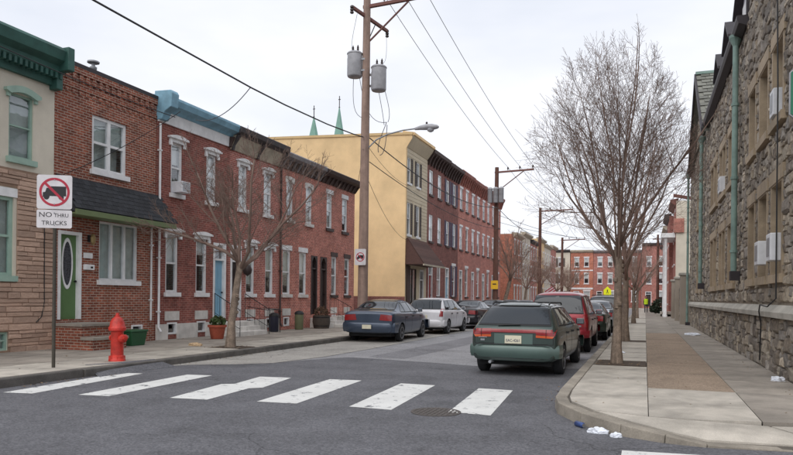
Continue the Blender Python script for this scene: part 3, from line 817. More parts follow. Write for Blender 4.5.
# ================================================================= 3-6: two-storey red brick row
def rowhouse(y0, y1, label, mat, ups, lows, dr, corn, hood, lowhood, doormat, arch=.0, base=True, bm_=(), frame=m_white, topz=6.66, lowarch=0, sill='white', blind=.5, lowblind=.5, dlabel=None, dframe=None, uphood=None, uparch=0):
    root = thing('row_house', (FL, y0, 0), label, 'house', 'row houses of the near left row')
    W = y1 - y0
    H = [(a - y0, b - y0, 4.62, 6.2) for a, b in ups] + [(a - y0, b - y0, 1.58, 3.36) for a, b in lows]
    D = (dr[0] - y0, dr[1] - y0, .72, 3.28)
    B = [(a - y0, b - y0, .3, .66) for a, b in bm_]
    wall(root, W, .1, topz + .3, H + [D] + B, mat)
    flat_roof(root, W, 7.05)
    for i, h in enumerate(H):
        up = i < len(ups)
        window(root, *h, hood=(uphood or hood) if up else lowhood, frame=frame, blind=random.choice([.42, .5, .58, .75, 1]) if up else random.choice([.3, .5, .55, .8]), cover=random.choice([m_blind, m_curtain, m_blind]), arch=uparch if up else lowarch, fw=.075, sill=sill)
    door(root, *D, doormat, transom=.5, arch=arch, label=dlabel, frame=dframe)
    for b in B:
        basement(root, *b)
        bx('basement_lintel', m_marble, root, .002, .03, b[0] - .1, b[1] + .1, .72, 1.0, local=True)
    if base:
        ys = [0.002] + sum([[b[0], b[1]] for b in B], []) + [W - .002]
        ys = sorted(ys)
        for a, c in zip(ys[::2], ys[1::2]): bx('plinth', m_marble, root, .001, .05, a, c, .1, .62, local=True)
    return root, W

hA, W = rowhouse(16.2, 19.9, 'dark red brick house with pale blue cornice and window air conditioner', m_brickA,
    [(16.82, 17.36), (18.58, 19.12)], [(16.62, 17.2), (18.08, 18.66)], (19.0, 19.72), 'blue', 'hood', 'hood', m_door_blue, arch=.28, bm_=[(16.7, 17.15), (18.15, 18.6)], dlabel='light blue front door with arched white head')
cornice(hA, W, [(-.1, 6.66), (.06, 6.66), (.08, 7.0), (-.1, 7.0)], m_white, 'frieze')
cornice(hA, W, [(-.1, 7.0), (.1, 7.0), (.16, 7.08), (.36, 7.16), (.42, 7.32), (.4, 7.4), (-.2, 7.48)], m_blue_corn)
MB().prism([(-.1, 6.7), (.16, 6.7), (.26, 6.92), (.5, 7.05), (.54, 7.45), (.48, 7.54), (-.1, 7.56)], 'y', -.02, .3).build('end_bracket', m_blue_corn, hA, local=True, bevel=.02)
MB().prism([(-.1, 6.66), (.1, 6.66), (.14, 6.8), (.24, 6.99), (-.1, 6.99)], 'y', W - .14, W - .01).build('end_bracket', m_brown_corn, hA, local=True, bevel=.015)
downspout(hA, .06, .4, 6.6, m_white, .035, .06)
ac = thing('window_air_conditioner', (FL + .15, 17.09, 4.64), 'white window air conditioner in the upstairs window under the blue cornice', 'air conditioner')
MB().box(-.25, .22, -.2, .2, 0, .34).build('casing', m_acbox, ac, local=True, bevel=.015)
for i in range(6): MB().box(.22, .226, -.17, .17, .05 + i * .045, .07 + i * .045).build('grille_slat', m_steel, ac, local=True)
steps(hA, 18.92 - 16.2, 19.88 - 16.2, .6, 3, .27, m_marble)
railing(hA, 18.97 - 16.2, .1, 1.1, .72, .2)

hB, W = rowhouse(19.9, 23.3, 'red brick house with charcoal cornice over beige panels', m_brickB,
    [(20.45, 21.0), (22.14, 22.7)], [(20.98, 21.55), (22.3, 22.88)], (20.0, 20.66), 'dark', 'hood', 'hood', m_door_dark, arch=.28, bm_=[(21.05, 21.5), (22.4, 22.85)], dlabel='dark front door with arched white head')
cornice(hB, W, [(-.1, 6.6), (.05, 6.6), (.26, 7.08), (-.1, 7.08)], m_beige, 'frieze')
cornice(hB, W, [(-.1, 7.08), (.3, 7.08), (.46, 7.18), (.5, 7.34), (.44, 7.38), (-.2, 7.42)], m_dark_corn)
for yy in (.02, W / 2 - .06, W - .16):
    MB().prism([(-.05, 6.58), (.1, 6.58), (.14, 6.75), (.34, 7.0), (.4, 7.079), (-.05, 7.079)], 'y', yy, yy + .12).build('bracket', m_dark_corn, hB, local=True)
steps(hB, .04, .86, .6, 3, .27, m_marble)
railing(hB, .9, .1, 1.1, .72, .2)
bk_ = MB()
bk_.tube([(.1, 20.98 - 19.9, 1.05), (.1, 20.98 - 19.9, .2)], .012, 5); bk_.tube([(.9, 21.9 - 19.9, 1.0), (.9, 21.9 - 19.9, .15)], .014, 5)
bk_.tube([(.1, 20.98 - 19.9, 1.1), (.9, 21.0 - 19.9, 1.0), (.9, 21.9 - 19.9, 1.0), (.1, 22.0 - 19.9, 1.05)], .014, 5)
for i in range(8): bk_.tube([(.9, 21.0 - 19.9 + .11 * i, .15), (.9, 21.0 - 19.9 + .11 * i, 1.0)], .007, 4)
bk_.build('railing', m_iron, hB, local=True)
MB().lathe([(.001, 2.2), (.13, 2.3), (.17, 2.45), (.1, 2.6), (.001, 2.62)], 10, (.18, 20.8 - 19.9, 0)).build('hanging_wreath', m_door_dark, hB, local=True, smooth=True)

hC, W = rowhouse(23.3, 26.78, 'bright red brick house with grey cornice and arched windows', m_brickC,
    [(23.85, 24.4), (25.5, 26.08)], [(23.6, 24.25), (24.98, 25.62)], (26.04, 26.62), 'grey', 'segment', 'flat', m_door_dark, arch=.3, bm_=[(23.7, 24.15)], lowarch=.16, uparch=.18, sill='marble', base=False, dframe=m_door_dark)
cornice(hC, W, [(-.1, 6.62), (.04, 6.62), (.2, 6.95), (-.1, 6.95)], m_brown_corn, 'frieze')
cornice(hC, W, [(-.1, 6.95), (.24, 6.95), (.4, 7.02), (.44, 7.16), (.38, 7.22), (-.3, 7.36)], m_grey_corn)
for i in range(9):
    yy = .06 + i * (W - .2) / 8
    MB().prism([(-.05, 6.62), (.08, 6.62), (.3, 6.949), (-.05, 6.949)], 'y', yy, yy + .07).build('bracket', m_grey_corn, hC, local=True)
downspout(hC, .04, .3, 6.6, m_brown_corn, .04, .06)
hD, W = rowhouse(26.78, 30.62, 'red brick end house of the low row beside the side street', m_brickC,
    [(27.5, 28.08), (29.16, 29.76)], [(28.05, 28.62), (29.48, 30.08)], (26.92, 27.56), 'brown', 'flat', 'dark', m_door_dark, arch=.3, bm_=[(28.1, 28.55), (29.55, 30.0)], sill='brown', base=False, dframe=m_brown_corn)
cornice(hD, W, [(-.1, 6.62), (.04, 6.62), (.2, 6.9), (-.1, 6.9)], m_brown_corn, 'frieze')
cornice(hD, W, [(-.1, 6.9), (.26, 6.9), (.44, 6.98), (.5, 7.12), (.42, 7.18), (-.3, 7.26)], m_brown_corn)
for i in range(10):
    yy = .06 + i * (W - .2) / 9
    MB().prism([(-.05, 6.62), (.08, 6.62), (.3, 6.899), (-.05, 6.899)], 'y', yy, yy + .07).build('bracket', m_brown_corn, hD, local=True)
steps(hC, 26.0 - 23.3, 26.74 - 23.3, .57, 2, .3, m_marble)
steps(hD, .04, .9, .57, 3, .3, m_marble)
railing(hD, .95, .1, 1.2, .72, .2)
bx('areaway_wall', m_marble, hD, .06, .7, 1.15, 2.4, .15, .62, bevel=.02, local=True)

# ================================================================= yellow corner building
Y0 = 38.1; W = 4.25
hy = thing('corner_building', (FL, Y0, 0), 'three-storey yellow stucco corner building with brown awning', 'building')
HU = [(.3, .98, 8.5, 10.05), (2.05, 2.73, 8.5, 10.05), (.3, .98, 5.35, 7.3), (2.05, 2.73, 5.35, 7.3)]
SHOP = [(.9, 2.3, 1.0, 3.3), (2.9, 3.7, .3, 3.3)]
wall(hy, W, .1, 10.6, HU + SHOP, m_siding, 14)
sd = MB(); sd.prism([(.05, .1), (.05, 10.5), (.42, 11.05), (.42, 11.3), (-14.1, 11.9), (-14.1, .1)], 'y', -.06, -.001)
sd.build('side_wall', m_yellow, hy, local=True)
MB().prism([(.46, 11.26), (.46, 11.42), (-14.1, 12.02), (-14.1, 11.88)], 'y', -.12, .1).build('coping', M('yellow_coping', lin(206, 178, 132), .8, .06, 3), hy, local=True)
bx('side_wall_base', m_brickD, hy, -14, .06, -.1, -.065, .1, 1.55, local=True)
bx('corner_board', m_yellow, hy, -.01, .052, .0, .16, 3.7, 10.6, local=True)
for i in range(31):
    zz = 3.75 + i * .22
    if any(a < zz + .1 < b_ for a, b_ in ((5.2, 7.4), (8.4, 10.1))): 
        MB().box(.001, .022, .99 + .4, 2.04 - .4, zz, zz + .2).build('clapboard', m_siding, hy, local=True); MB().box(.001, .022, 3.1, W, zz, zz + .2).build('clapboard', m_siding, hy, local=True)
    else: MB().box(.001, .022, .162, W, zz, zz + .2).build('clapboard', m_siding, hy, local=True)
for h in HU: window(hy, *h, sill='white', blind=.35, fw=.06, shutters=m_shutter, cover=m_curtain)
cornice(hy, W, [(-.1, 10.6), (.03, 10.6), (.4, 11.1), (.46, 11.2), (.46, 11.36), (-.2, 11.46)], m_siding)
MB().prism([(.455, 11.24), (.56, 11.26), (.56, 11.42), (-.2, 11.56), (-.2, 11.48), (.455, 11.38)], 'y', .0, W).build('gutter', m_yellow, hy, local=True)
aw = MB(); aw.hexa([(.0, -.02, 3.5), (1.25, -.1, 3.5), (1.25, W + .2, 3.5), (.0, W + .1, 3.5)], [(.0, .1, 5.1), (.12, .08, 5.1), (.12, W - .5, 5.1), (.0, W - .5, 5.1)])
aw = aw.build('awning', m_brown_awn, hy, local=True)
bx('awning_edge', m_beige, aw, 1.2, 1.3, -.12, W + .22, 3.42, 3.52, local=True)
for r_ in range(9):
    t = (r_ + .5) / 9
    c = Vector((1.25 - 1.13 * t, 0, 3.5 + 1.6 * t))
    o = MB().box(-.12, .12, 0, W + .2 - .65 * t, 0, .014).build('shingle_course', m_brown_awn, aw, (c.x + .016, -.06 + .12 * t, c.z + .012), True); o.rotation_euler.y = math.atan2(1.6, 1.13)
window(hy, *SHOP[0], sill='brown', frame=m_shutter, blind=.9, cover=m_blind, mull=1, fw=.06, muntin=9)
door(hy, *SHOP[1], m_door_dark, frame=m_white, transom=.6)
bx('shopfront_post', m_brown_corn, hy, .005, .1, .25, .8, .1, 3.45, local=True)
bx('stall_riser', m_brown_corn, hy, .006, .07, .8, 2.6, .1, .95, local=True)
flat_roof(hy, W, 11.2, 14)

# ================================================================= tall three-storey row
m_cornE = M('cornice_rust', lin(150, 96, 84), .7, .2, 4, stain=.3, ssc=1.5)
tall = [(42.37, 'brown brick house next to the yellow building, tall row', m_brickD, None, m_brown_corn, m_door_red, .8),
        (46.42, 'brown brick house with blue shutters in the tall row', m_brickD, m_shut_blue, m_brown_corn, m_door_blue, .4),
        (50.3, 'rose brick house third in the tall row', m_brickE, None, m_cornE, m_door_dark, .5),
        (54.2, 'red brick house fourth in the tall row', m_brickB, None, m_cornE, m_door_red, .6),
        (58.1, 'red brick house fifth in the tall row', m_brickE, None, m_cornE, m_door_dark, .5),
        (62.1, 'red brick house at the far end of the tall row', m_brickC, None, m_cornE, m_door_dark, .5)]
for i, (y0, lab, mt, shut, cm, dm, bl) in enumerate(tall):
    W = (tall[i + 1][0] if i < 5 else 66.5) - y0
    root = thing('row_house', (FL, y0, 0), lab, 'house', 'three-storey row houses on the left')
    H = []
    for a in (.5, W - 1.55):
        H += [(a, a + .85, 8.45, 10.1), (a, a + .85, 5.3, 7.1)]
    low = (W - 1.65, W - .7, 1.6, 3.9); dd = (.45, 1.35, .6, 3.7)
    low2 = (1.65, 2.15, 1.6, 3.9)
    zt = 10.55 + random.uniform(-.05, .1)
    wall(root, W, .1, zt, H + [low, dd], mt)
    flat_roof(root, W, 10.95)
    for h in H: window(root, *h, hood=None if i < 2 else 'flat', sill='brown', blind=random.choice([.3, .5, .8, 1]), fw=.1, shutters=shut, hz=.16)
    window(root, *low, hood='flat', sill='brown', blind=random.choice([.4, .7, 1]), fw=.09, shutters=shut if i == 1 else None)
    door(root, *dd, dm, transom=.6)
    steps(root, .4, 1.4, .5, 3, .3, m_marble)
    c_ = cornice(root, W, [(-.1, zt), (.06, zt), (.14, zt + .3), (.4 if i > 1 else .5, zt + .5), (.46 if i > 1 else .56, zt + .7), (.4, zt + .78), (-.3, zt + .84)], cm)
    for k in range(7):
        yy = .1 + k * (W - .3) / 6
        MB().prism([(-.02, zt - .25), (.12, zt - .25), (.2, zt), (.36 if i > 1 else .46, zt + .47), (-.02, zt + .47)], 'y', yy, yy + .12).build('bracket', cm, c_, (0, 0, 0), True)
    MB().box(-.3, .3, -.12, .12, zt + .7, zt + 1.25).build('chimney', mt, root, (-.6, 0.2, 0), True)

# ================================================================= lower houses further on, left side
farL = [(73.5, 79, 8.6, m_brickF, 'small orange brick house beyond the tall row'), (79.1, 85, 9.2, m_cream, 'cream plastered house behind the bare trees'), (85.1, 91, 8.8, m_brickB, 'red brick house behind the bare trees'),
        (91.1, 97.5, 9.6, m_yellow, 'pale yellow house behind the far utility pole'), (97.6, 104.5, 9.2, m_cream, 'cream house near the far end on the left'), (104.6, 111, 9.6, m_brickE, 'rose brick house at the far left corner')]
for y0, y1, zt, mt, lab in farL:
    W = y1 - y0; root = thing('row_house', (FL, y0, 0), lab, 'house', 'lower houses far along the left side')
    H = []
    for zz in ((1.2, 2.9), (3.9, 5.5), (6.5, 8.0)):
        H += [(a, a + .9, *zz) for a in (.5, W / 2 - .45, W - 1.4)]
    wall(root, W, .1, zt, H, mt); flat_roof(root, W, zt - .2)
    for h in H: window(root, *h, hood='flat', sill='white', blind=.4, fw=.1, simple=True)
    cornice(root, W, [(-.1, zt - .3), (.05, zt - .3), (.4, zt - .05), (.4, zt + .15), (-.2, zt + .2)], m_beige if mt is not m_brickB else m_dark_corn)

# ================================================================= row closing the far end of the street (faces the viewer)
farC = [(-29.5, -23.2, 9.6, m_cream, None, 'cream house at far left of the row closing the street', m_beige), (-23.1, -17.3, 9.8, m_brickE, None, 'rose brick house in the row closing the street', m_dark_corn),
        (-17.2, -12.2, 9.9, m_cream, m_shutter, 'cream house with dark shutters closing the street', m_dark_corn),
        (-12.1, -8.35, 9.8, m_brickF, None, 'orange brick house with white bands closing the street', m_beige),
        (-8.3, -4.4, 9.7, m_brickB, None, 'red brick house closing the street, left of the tree trunk', m_grey_corn), (-4.35, -.6, 9.7, m_brickA, None, 'dark red brick house closing the street behind the bare trees', m_grey_corn),
        (-.55, 3.6, 10.8, m_brickB, None, 'taller red brick house closing the street beside the poles', m_dark_corn), (3.7, 9, 10.2, m_brickC, None, 'red brick house closing the street at right', m_dark_corn)]
for x0, x1, zt, mt, shut, lab, cm in farC:
    W = x1 - x0; root = thing('row_house', (x0, 119, 0), lab, 'house', 'houses closing the far end of the street', rz=R(-90))
    H = [(a, a + .8, *zz) for zz in ((7.1, 8.6), (4.2, 5.9)) for a in (W * .17, W * .6)]
    L1 = [(W * .58, W * .58 + 1.1, 1.2, 2.9)]
    D = (W * .14, W * .14 + .95, .4, 2.9)
    wall(root, W, .1, zt, H + L1 + [D], mt); flat_roof(root, W, zt - .2)
    for h in H + L1: window(root, *h, hood='flat', sill='white', blind=.45, fw=.09, shutters=shut, simple=True)
    door(root, *D, m_door_dark, transom=.4)
    cornice(root, W, [(-.1, zt - .35), (.05, zt - .35), (.4, zt - .08), (.4, zt + .12), (-.2, zt + .2)], cm)
    if mt is m_brickF:
        bx('white_band', m_white, root, .002, .05, .01, W - .01, 6.35, 6.55, local=True); bx('white_band', m_white, root, .002, .05, .01, W - .01, 3.2, 3.5, local=True)

# ================================================================= church with two green copper spires far behind the yellow wall
ch = thing('church', (-55.6, 112, 0), 'twin green copper church spires with crosses behind the yellow building', 'church')
MB().prism([(-9, 0), (9, 0), (9, 16), (0, 24), (-9, 16)], 'y', 3, 40).build('nave', m_far_stone, ch, local=True)
for x, top in ((-2.6, 34.9), (2.6, 36.2)):
    t_ = bx('tower', m_far_stone, ch, x - 2.1, x + 2.1, -2.1, 2.1, 0, 24.5, local=True)
    s = MB().lathe([(2.35, 24.5), (2.2, 25), (1.0, 30.9), (.1, top)], 8, (x, 0, 0)).build('spire', m_spire, t_, local=True)
    cr = MB().box(x - .06, x + .06, -.06, .06, top - .1, top + 2.2); cr.box(x - .22, x + .22, -.05, .05, top + 1.5, top + 1.62); cr.lathe([(.01, top - .05), (.18, top + .1), (.01, top + .3)], 8, (x, 0, 0))
    cr.build('cross', m_dark_corn, t_, local=True)

# ================================================================= stone building on the right
SB0 = 10.8
sb = thing('stone_building', (FR, SB0, 0), 'tall rubble-stone building with tan limestone windows along the right pavement', 'building')
lowz, upz = (2.0, 3.72), (4.92, 6.36)
spans = [(13.62, 14.86), (15.22, 16.42), (16.86, 17.95), (20.45, 22.2), (22.85, 24.75), (25.5, 27.9), (32.0, 33.0), (34.0, 35.0)]
OP = [(a, b, *z) for a, b in spans for z in (lowz, upz)] + [(11.2, 12.4, *lowz), (11.2, 12.4, *upz)]
END = 40.2
def top_at(y):
    if y < 18.3: return 13.5
    if 29 <= y <= 37: return 8.3 + (4 - abs(y - 33)) * .8
    return 8.3
# mortar backing with openings, deep reveals
mb = MB()
ys = sorted(set([SB0, 18.3, 29, 33, 37, END] + [o[0] for o in OP] + [o[1] for o in OP])); zs = sorted(set([.05, 8.3, 13.5] + list(lowz) + list(upz)))
bxp = FR + .045
for i in range(len(ys) - 1):
    for j in range(len(zs) - 1):
        yc, zc = (ys[i] + ys[i + 1]) / 2, (zs[j] + zs[j + 1]) / 2
        if zc > 8.3 and yc > 18.3: continue
        if any(o[0] < yc < o[1] and o[2] < zc < o[3] for o in OP): continue
        mb.quad((bxp, ys[i + 1], zs[j]), (bxp, ys[i], zs[j]), (bxp, ys[i], zs[j + 1]), (bxp, ys[i + 1], zs[j + 1]))
mb.quad((bxp, 37, 8.3), (bxp, 29, 8.3), (bxp, 33, 11.5))
mb.quad((bxp, SB0, .05), (bxp + 14, SB0, .05), (bxp + 14, SB0, 13.5), (bxp, SB0, 13.5))
mb.quad((bxp, END, .05), (bxp, END, 8.3), (bxp + 14, END, 8.3), (bxp + 14, END, .05))
mb.quad((bxp, 18.3, 8.3), (bxp, 18.3, 13.5), (bxp + 14, 18.3, 13.5), (bxp + 14, 18.3, 8.3))
mb.quad((bxp, SB0, 13.5), (bxp + 14, SB0, 13.5), (bxp + 14, 18.3, 13.5), (bxp, 18.3, 13.5))
mb.quad((bxp + 14, SB0, .05), (bxp + 14, END, .05), (bxp + 14, END, 8.3), (bxp + 14, SB0, 8.3))
sbw = link('wall', mb.mesh('wall', m_mortar), sb)
# windows: limestone surround, mullion, recessed sashes
for a, b, c, d in OP:
    if b < 12.5: pass
    s = MB(); jw = .11; U = [(a, c), (a + jw, c), (a + jw, d - .03)]
    if b - a > 1.5: U += [((a + b) / 2 - .07, d - .03), ((a + b) / 2 - .07, c), ((a + b) / 2 + .07, c), ((a + b) / 2 + .07, d - .03)]
    s.prism(U + [(b - jw, d - .03), (b - jw, c), (b, c), (b, d), (a, d)], 'x', FR - .02, FR + .42)
    o = s.build('window', m_lime, sb)
    bx('lintel', m_lime, o, FR - .035, FR + .41, a - .06, b + .06, d, d + .26)
    bx('sill', m_lime, o, FR - .07, FR + .41, a - .06, b + .06, c - .16, c)
    f = MB(); k = 3 if b - a < 1.5 else 5
    f.box(FR + .28, FR + .34, a + jw, b - jw, c, c + .07); f.box(FR + .28, FR + .34, a + jw, b - jw, d - .07, d); f.box(FR + .285, FR + .335, a + jw, b - jw, (c + d) / 2 - .035, (c + d) / 2 + .035)
    for i in range(k):
        yy = a + jw + (b - a - 2 * jw) * i / (k - 1); f.box(FR + .279, FR + .341, yy - .03, yy + .03, c + .001, d - .001)
    f.build('sash', M('tan_window_paint', lin(158, 138, 112), .7, .08, 5) if 'tan_window_paint' not in bpy.data.materials else bpy.data.materials['tan_window_paint'], o)
    bx('pane', m_pane, o, FR + .31, FR + .316, a + jw, b - jw, c + .02, d - .02)
    bx('blind', m_blind, o, FR + .42, FR + .43, a, b, c + (d - c) * random.choice([.2, .45, .6]), d)
    bx('curtain_or_dark_backing', m_room, o, FR + .7, FR + .72, a - .1, b + .1, c - .1, d + .1)  # dark backing sheet imitates the room's shade behind the blind
# rubble packing on a cell grid
cs = .097
ny, nz = int((END - SB0) / cs), int(13.4 / cs)
occ = set(); stones = []
def blocked(y0, y1, z0, z1):
    if z1 > top_at(y0) or z1 > top_at(y1): return True
    if y1 > END: return True
    if z0 < 1.43 and z1 > 1.2: return True
    for a, b, c, d in OP:
        if y1 > a - .07 and y0 < b + .07 and z1 > d - .001 and z0 < d + .26: return True
        if y1 > a - .07 and y0 < b + .07 and z1 > c - .16 and z0 < c: return True
        if y1 > a and y0 < b and z1 > c and z0 < d: return True
    return False
random.seed(21)
zoff = .12
for j in range(nz):
    for i in range(ny):
        if (i, j) in occ: continue
        best = None
        for (w, h) in random.sample([(5, 2), (4, 2), (3, 2), (4, 3), (2, 2), (3, 1), (6, 3), (5, 3), (2, 3)], 5) + [(3, 1), (2, 1), (1, 1)]:
            if i + w > ny: continue
            if any((i + p, j + q) in occ for p in range(w) for q in range(h)): continue
            if blocked(SB0 + i * cs, SB0 + (i + w) * cs, zoff + j * cs, zoff + (j + h) * cs): continue
            best = (w, h); break
        if best is None: continue
        w, h = best
        for p in range(w):
            for q in range(h): occ.add((i + p, j + q))
        stones.append((SB0 + i * cs, SB0 + (i + w) * cs, zoff + j * cs, zoff + (j + h) * cs))
# fill slivers beside openings/bands: snap remaining cells as small stones where half free
def stone_geo(rs):
    jt = lambda a: rs.uniform(-a, a)
    cor = [(-.5 + jt(.09), -.5 + jt(.1)), (.5 + jt(.09), -.5 + jt(.1)), (.5 + jt(.09), .5 + jt(.1)), (-.5 + jt(.09), .5 + jt(.1))]
    mid = [((cor[i][0] + cor[(i + 1) % 4][0]) / 2 * (1 + jt(.05)), (cor[i][1] + cor[(i + 1) % 4][1]) / 2 * (1 + jt(.05))) for i in range(4)]
    ring = [p for i in range(4) for p in ((cor[i][0] * .97, cor[i][1] * .97), mid[i])]
    v = [(0, y, z) for y, z in ring] + [(-.6 + jt(.15), y * .94, z * .92) for y, z in ring] + [(-1 + jt(.3), y * .74 + jt(.08), z * .7 + jt(.08)) for y, z in ring[::2]]
    f = [(i, 8 + i, 8 + (i + 1) % 8, (i + 1) % 8) for i in range(8)]
    for i in range(4):
        a = 8 + 2 * i; b = 16 + i; b2 = 16 + (i + 1) % 4
        f += [(a, b, a + 1), (a + 1, b, b2), (a + 1, b2, 8 + (2 * i + 2) % 8)]
    f.append((16, 19, 18, 17))
    return v, f
variants = []
for k in range(14):
    b = MB(); b.v, b.f = stone_geo(random.Random(300 + k)); variants.append(b.mesh('stone', m_rock))
def vis(s):
    y = (s[0] + s[1]) / 2; zc = (s[2] + s[3]) / 2
    if y < 12.9 or zc > y * .62 + .5: return 0
    return (s[1] - s[0]) * (s[3] - s[2]) / y ** 3
stones.sort(key=vis, reverse=True)
rest = MB(); tints = []
for n, s in enumerate(stones):
    c = ((s[0] + s[1]) / 2, (s[2] + s[3]) / 2); w, h = s[1] - s[0], s[3] - s[2]
    dp = random.uniform(.045, .075)
    if n < 300:
        o = link('stone', random.choice(variants), sbw, (bxp, c[0], c[1])); o.scale = (dp, w * .985, h * .975)
        if random.random() < .5: o.rotation_euler.x = math.pi
    else:
        v, f = stone_geo(random)
        k = len(rest.v); t = random.random()
        rest.v += [(bxp + x * dp, c[0] + y * w * .985, c[1] + z * h * .975) for x, y, z in v]; rest.f += [tuple(k + q for q in ff) for ff in f]; tints += [t] * len(v)
ro = link('rubble_stones', rest.mesh('rubble_stones', m_rock_s), sbw); tag(ro, kind='stuff')
at = ro.data.attributes.new('tint', 'FLOAT', 'POINT'); at.data.foreach_set('value', tints)
# sloped water-table band in lengths
y = SB0
while y < END - .1:
    L = min(random.uniform(1.5, 2.3), END - y)
    MB().prism([(FR + .04, 1.2), (FR - .12, 1.2), (FR - .13, 1.3), (FR - .02, 1.43), (FR + .04, 1.43)], 'y', y + .004, y + L - .004).build('band_stone', m_band, sb); y += L
# eaves gutter, roof, ridge
MB().prism([(FR - .22, 8.32), (FR - .26, 8.42), (FR - .26, 8.5), (FR + .0, 8.5), (FR + .1, 8.3), (FR - .05, 8.25)], 'y', 18.32, 29.0).build('gutter', m_gutter_dk, sb)
MB().prism([(FR - .22, 8.32), (FR - .26, 8.42), (FR - .26, 8.5), (FR + .0, 8.5), (FR + .1, 8.3), (FR - .05, 8.25)], 'y', 37.0, END).build('gutter', m_gutter_dk, sb)
rf = MB(); rf.quad((FR - .1, 18.32, 8.46), (FR - .1, END, 8.46), (FR + 7, END, 12.6), (FR + 7, 18.32, 12.6)); rf.quad((FR + 7, 18.32, 12.6), (FR + 7, END, 12.6), (FR + 14, END, 8.3), (FR + 14, 18.32, 8.3))
rf = rf.build('roof', m_slate, sb)
cg = MB()
for sgn in (1, -1):
    y_e, y_r = 33 - sgn * 4.25, 33
    cg.hexa([(FR - .25, y_e, 8.12), (FR + 8, y_e, 8.12), (FR + 8, y_r, 11.54), (FR - .25, y_r, 11.54)], [(FR - .25, y_e, 8.24), (FR + 8, y_e, 8.24), (FR + 8, y_r, 11.66), (FR - .25, y_r, 11.66)])
cg = cg.build('cross_gable_roof', m_slate, sb)
sl = MB().box(0, .34, 0, .3, 0, .014).mesh('slate', m_slate)
for r_ in range(16):
    for k in range(10):
        t = r_ / 16; yy = 28.75 + 4.2 * t; zz = 8.25 + 3.42 * t
        o = link('slate', sl, cg, (FR - .24 + k * .36 + (.18 if r_ % 2 else 0), yy, zz + .012)); o.rotation_euler.x = math.atan2(3.42, 4.25) - .05; 
bx('ridge_cap', m_copper, cg, FR - .27, FR + 8, 32.86, 33.14, 11.64, 11.76)
for sgn in (1, -1):
    v = MB(); y_e = 33 - sgn * 4.3
    v.hexa([(FR - .32, y_e, 7.95), (FR - .252, y_e, 7.95), (FR - .252, 33, 11.4), (FR - .32, 33, 11.4)], [(FR - .32, y_e, 8.26), (FR - .252, y_e, 8.26), (FR - .252, 33, 11.7), (FR - .32, 33, 11.7)])
    v.build('barge_board', m_gutter_dk, cg)
# corner strip where the tall block rises
bx('corner_trim', m_gutter_dk, sb, FR - .05, FR + .1, 18.3, 18.42, 8.5, 13.5)
# dormers
for yd in (19.4, 22.3, 25.2):
    dm = MB(); z0 = 8.55
    dm.prism([(yd, z0), (yd + 1.3, z0), (yd + 1.3, 9.5), (yd + .65, 10.0), (yd, 9.5)], 'x', FR + .15, FR + 3)
    d_ = dm.build('dormer', m_lav, sb)
    r2 = MB()
    for s in (1, -1):
        ye = yd + .65 - s * .88; r2.hexa([(FR - .08, ye, 9.33), (FR + 3.2, ye, 9.33), (FR + 3.2, yd + .65, 10.02), (FR - .08, yd + .65, 10.02)], [(FR - .08, ye, 9.42), (FR + 3.2, ye, 9.42), (FR + 3.2, yd + .65, 10.11), (FR - .08, yd + .65, 10.11)])
    r2.build('dormer_roof', m_gutter_dk, d_)
    w_ = MB().box(FR + .11, FR + .15, yd + .3, yd + 1.0, 8.75, 9.45).build('window', m_white, d_)
# green copper downspouts with hopper heads
def spout(y, z0, z1, r):
    p = MB().tube([(FR - .16, y, z1), (FR - .16, y, z0)], r, 10).build('downspout', m_copper, sb, smooth=True)
    MB().lathe([(r, z1 - .05), (r * 2.2, z1 + .15), (r * 2.2, z1 + .22)], 10, (FR - .16, y, 0)).build('hopper', m_copper, p)
    zz = z0 + .5
    while zz < z1: MB().lathe([(r * 1.25, zz), (r * 1.25, zz + .07)], 10, (FR - .16, y, 0)).build('collar', m_copper, p); zz += 1.9
    MB().box(FR - .25, FR - .02, y - .12, y + .12, z0 - .22, z0 + .02).build('outlet_shoe', m_gutter_dk, p)
spout(19.35, 2.25, 8.15, .075); spout(30.6, 2.2, 8.1, .075); spout(39.6, .3, 8.1, .06)
# loose black cable
MB().tube([(FR - .13, 13.7, 8), (FR - .1, 13.68, 5.3), (FR - .1, 13.66, 1.55), (FR - .2, 13.9, 1.4), (FR - .22, 14.6, 1.43), (FR - .18, 15.0, 1.3), (FR - .1, 15.3, 1.05), (FR - .1, 15.4, .3)], .014, 5).build('cable', m_wire, sb)
# window air conditioners hung in the stone windows
acs = [(13.96, 2.24, .46, .5, 'white air conditioner in the lower stone window nearest the viewer', .19), (15.53, 2.24, .46, .48, 'white air conditioner in the second lower stone window', .17),
       (14.35, 4.98, .4, .5, 'white air conditioner in the upper stone window', .1), (24.0, 4.98, .6, .5, 'small white air conditioner in a far upper stone window', .1)]
for y, z, w, h, lab, dp in acs:
    a = thing('window_air_conditioner', (FR + .0, y, z), lab, 'air conditioner', 'air conditioners of the stone building')
    MB().box(-dp, .3, -w / 2, w / 2, 0, h).build('casing', m_acbox, a, local=True, bevel=.015)
    for i in range(6): MB().box(-dp + .02, -.02, w / 2, w / 2 + .006, .08 + i * .06, .11 + i * .06).build('grille_slat', m_plast, a, local=True)
    MB().box(-dp - .005, -dp - .001, -w / 2 + .08, w / 2 - .08, .08, h - .08).build('rear_grille', m_steel, a, local=True)
gs = thing('blade_sign', (FR + .16, 10.5, 4.35), 'green sign standing out from the stone wall at the right edge', 'sign')
MB().prism([(-.62, -.28), (-.55, -.34), (-.12, -.34), (-.06, -.28), (-.06, .28), (-.12, .34), (-.55, .34), (-.62, .28)], 'y', -.03, .03).build('panel', m_sign_g, gs, local=True)
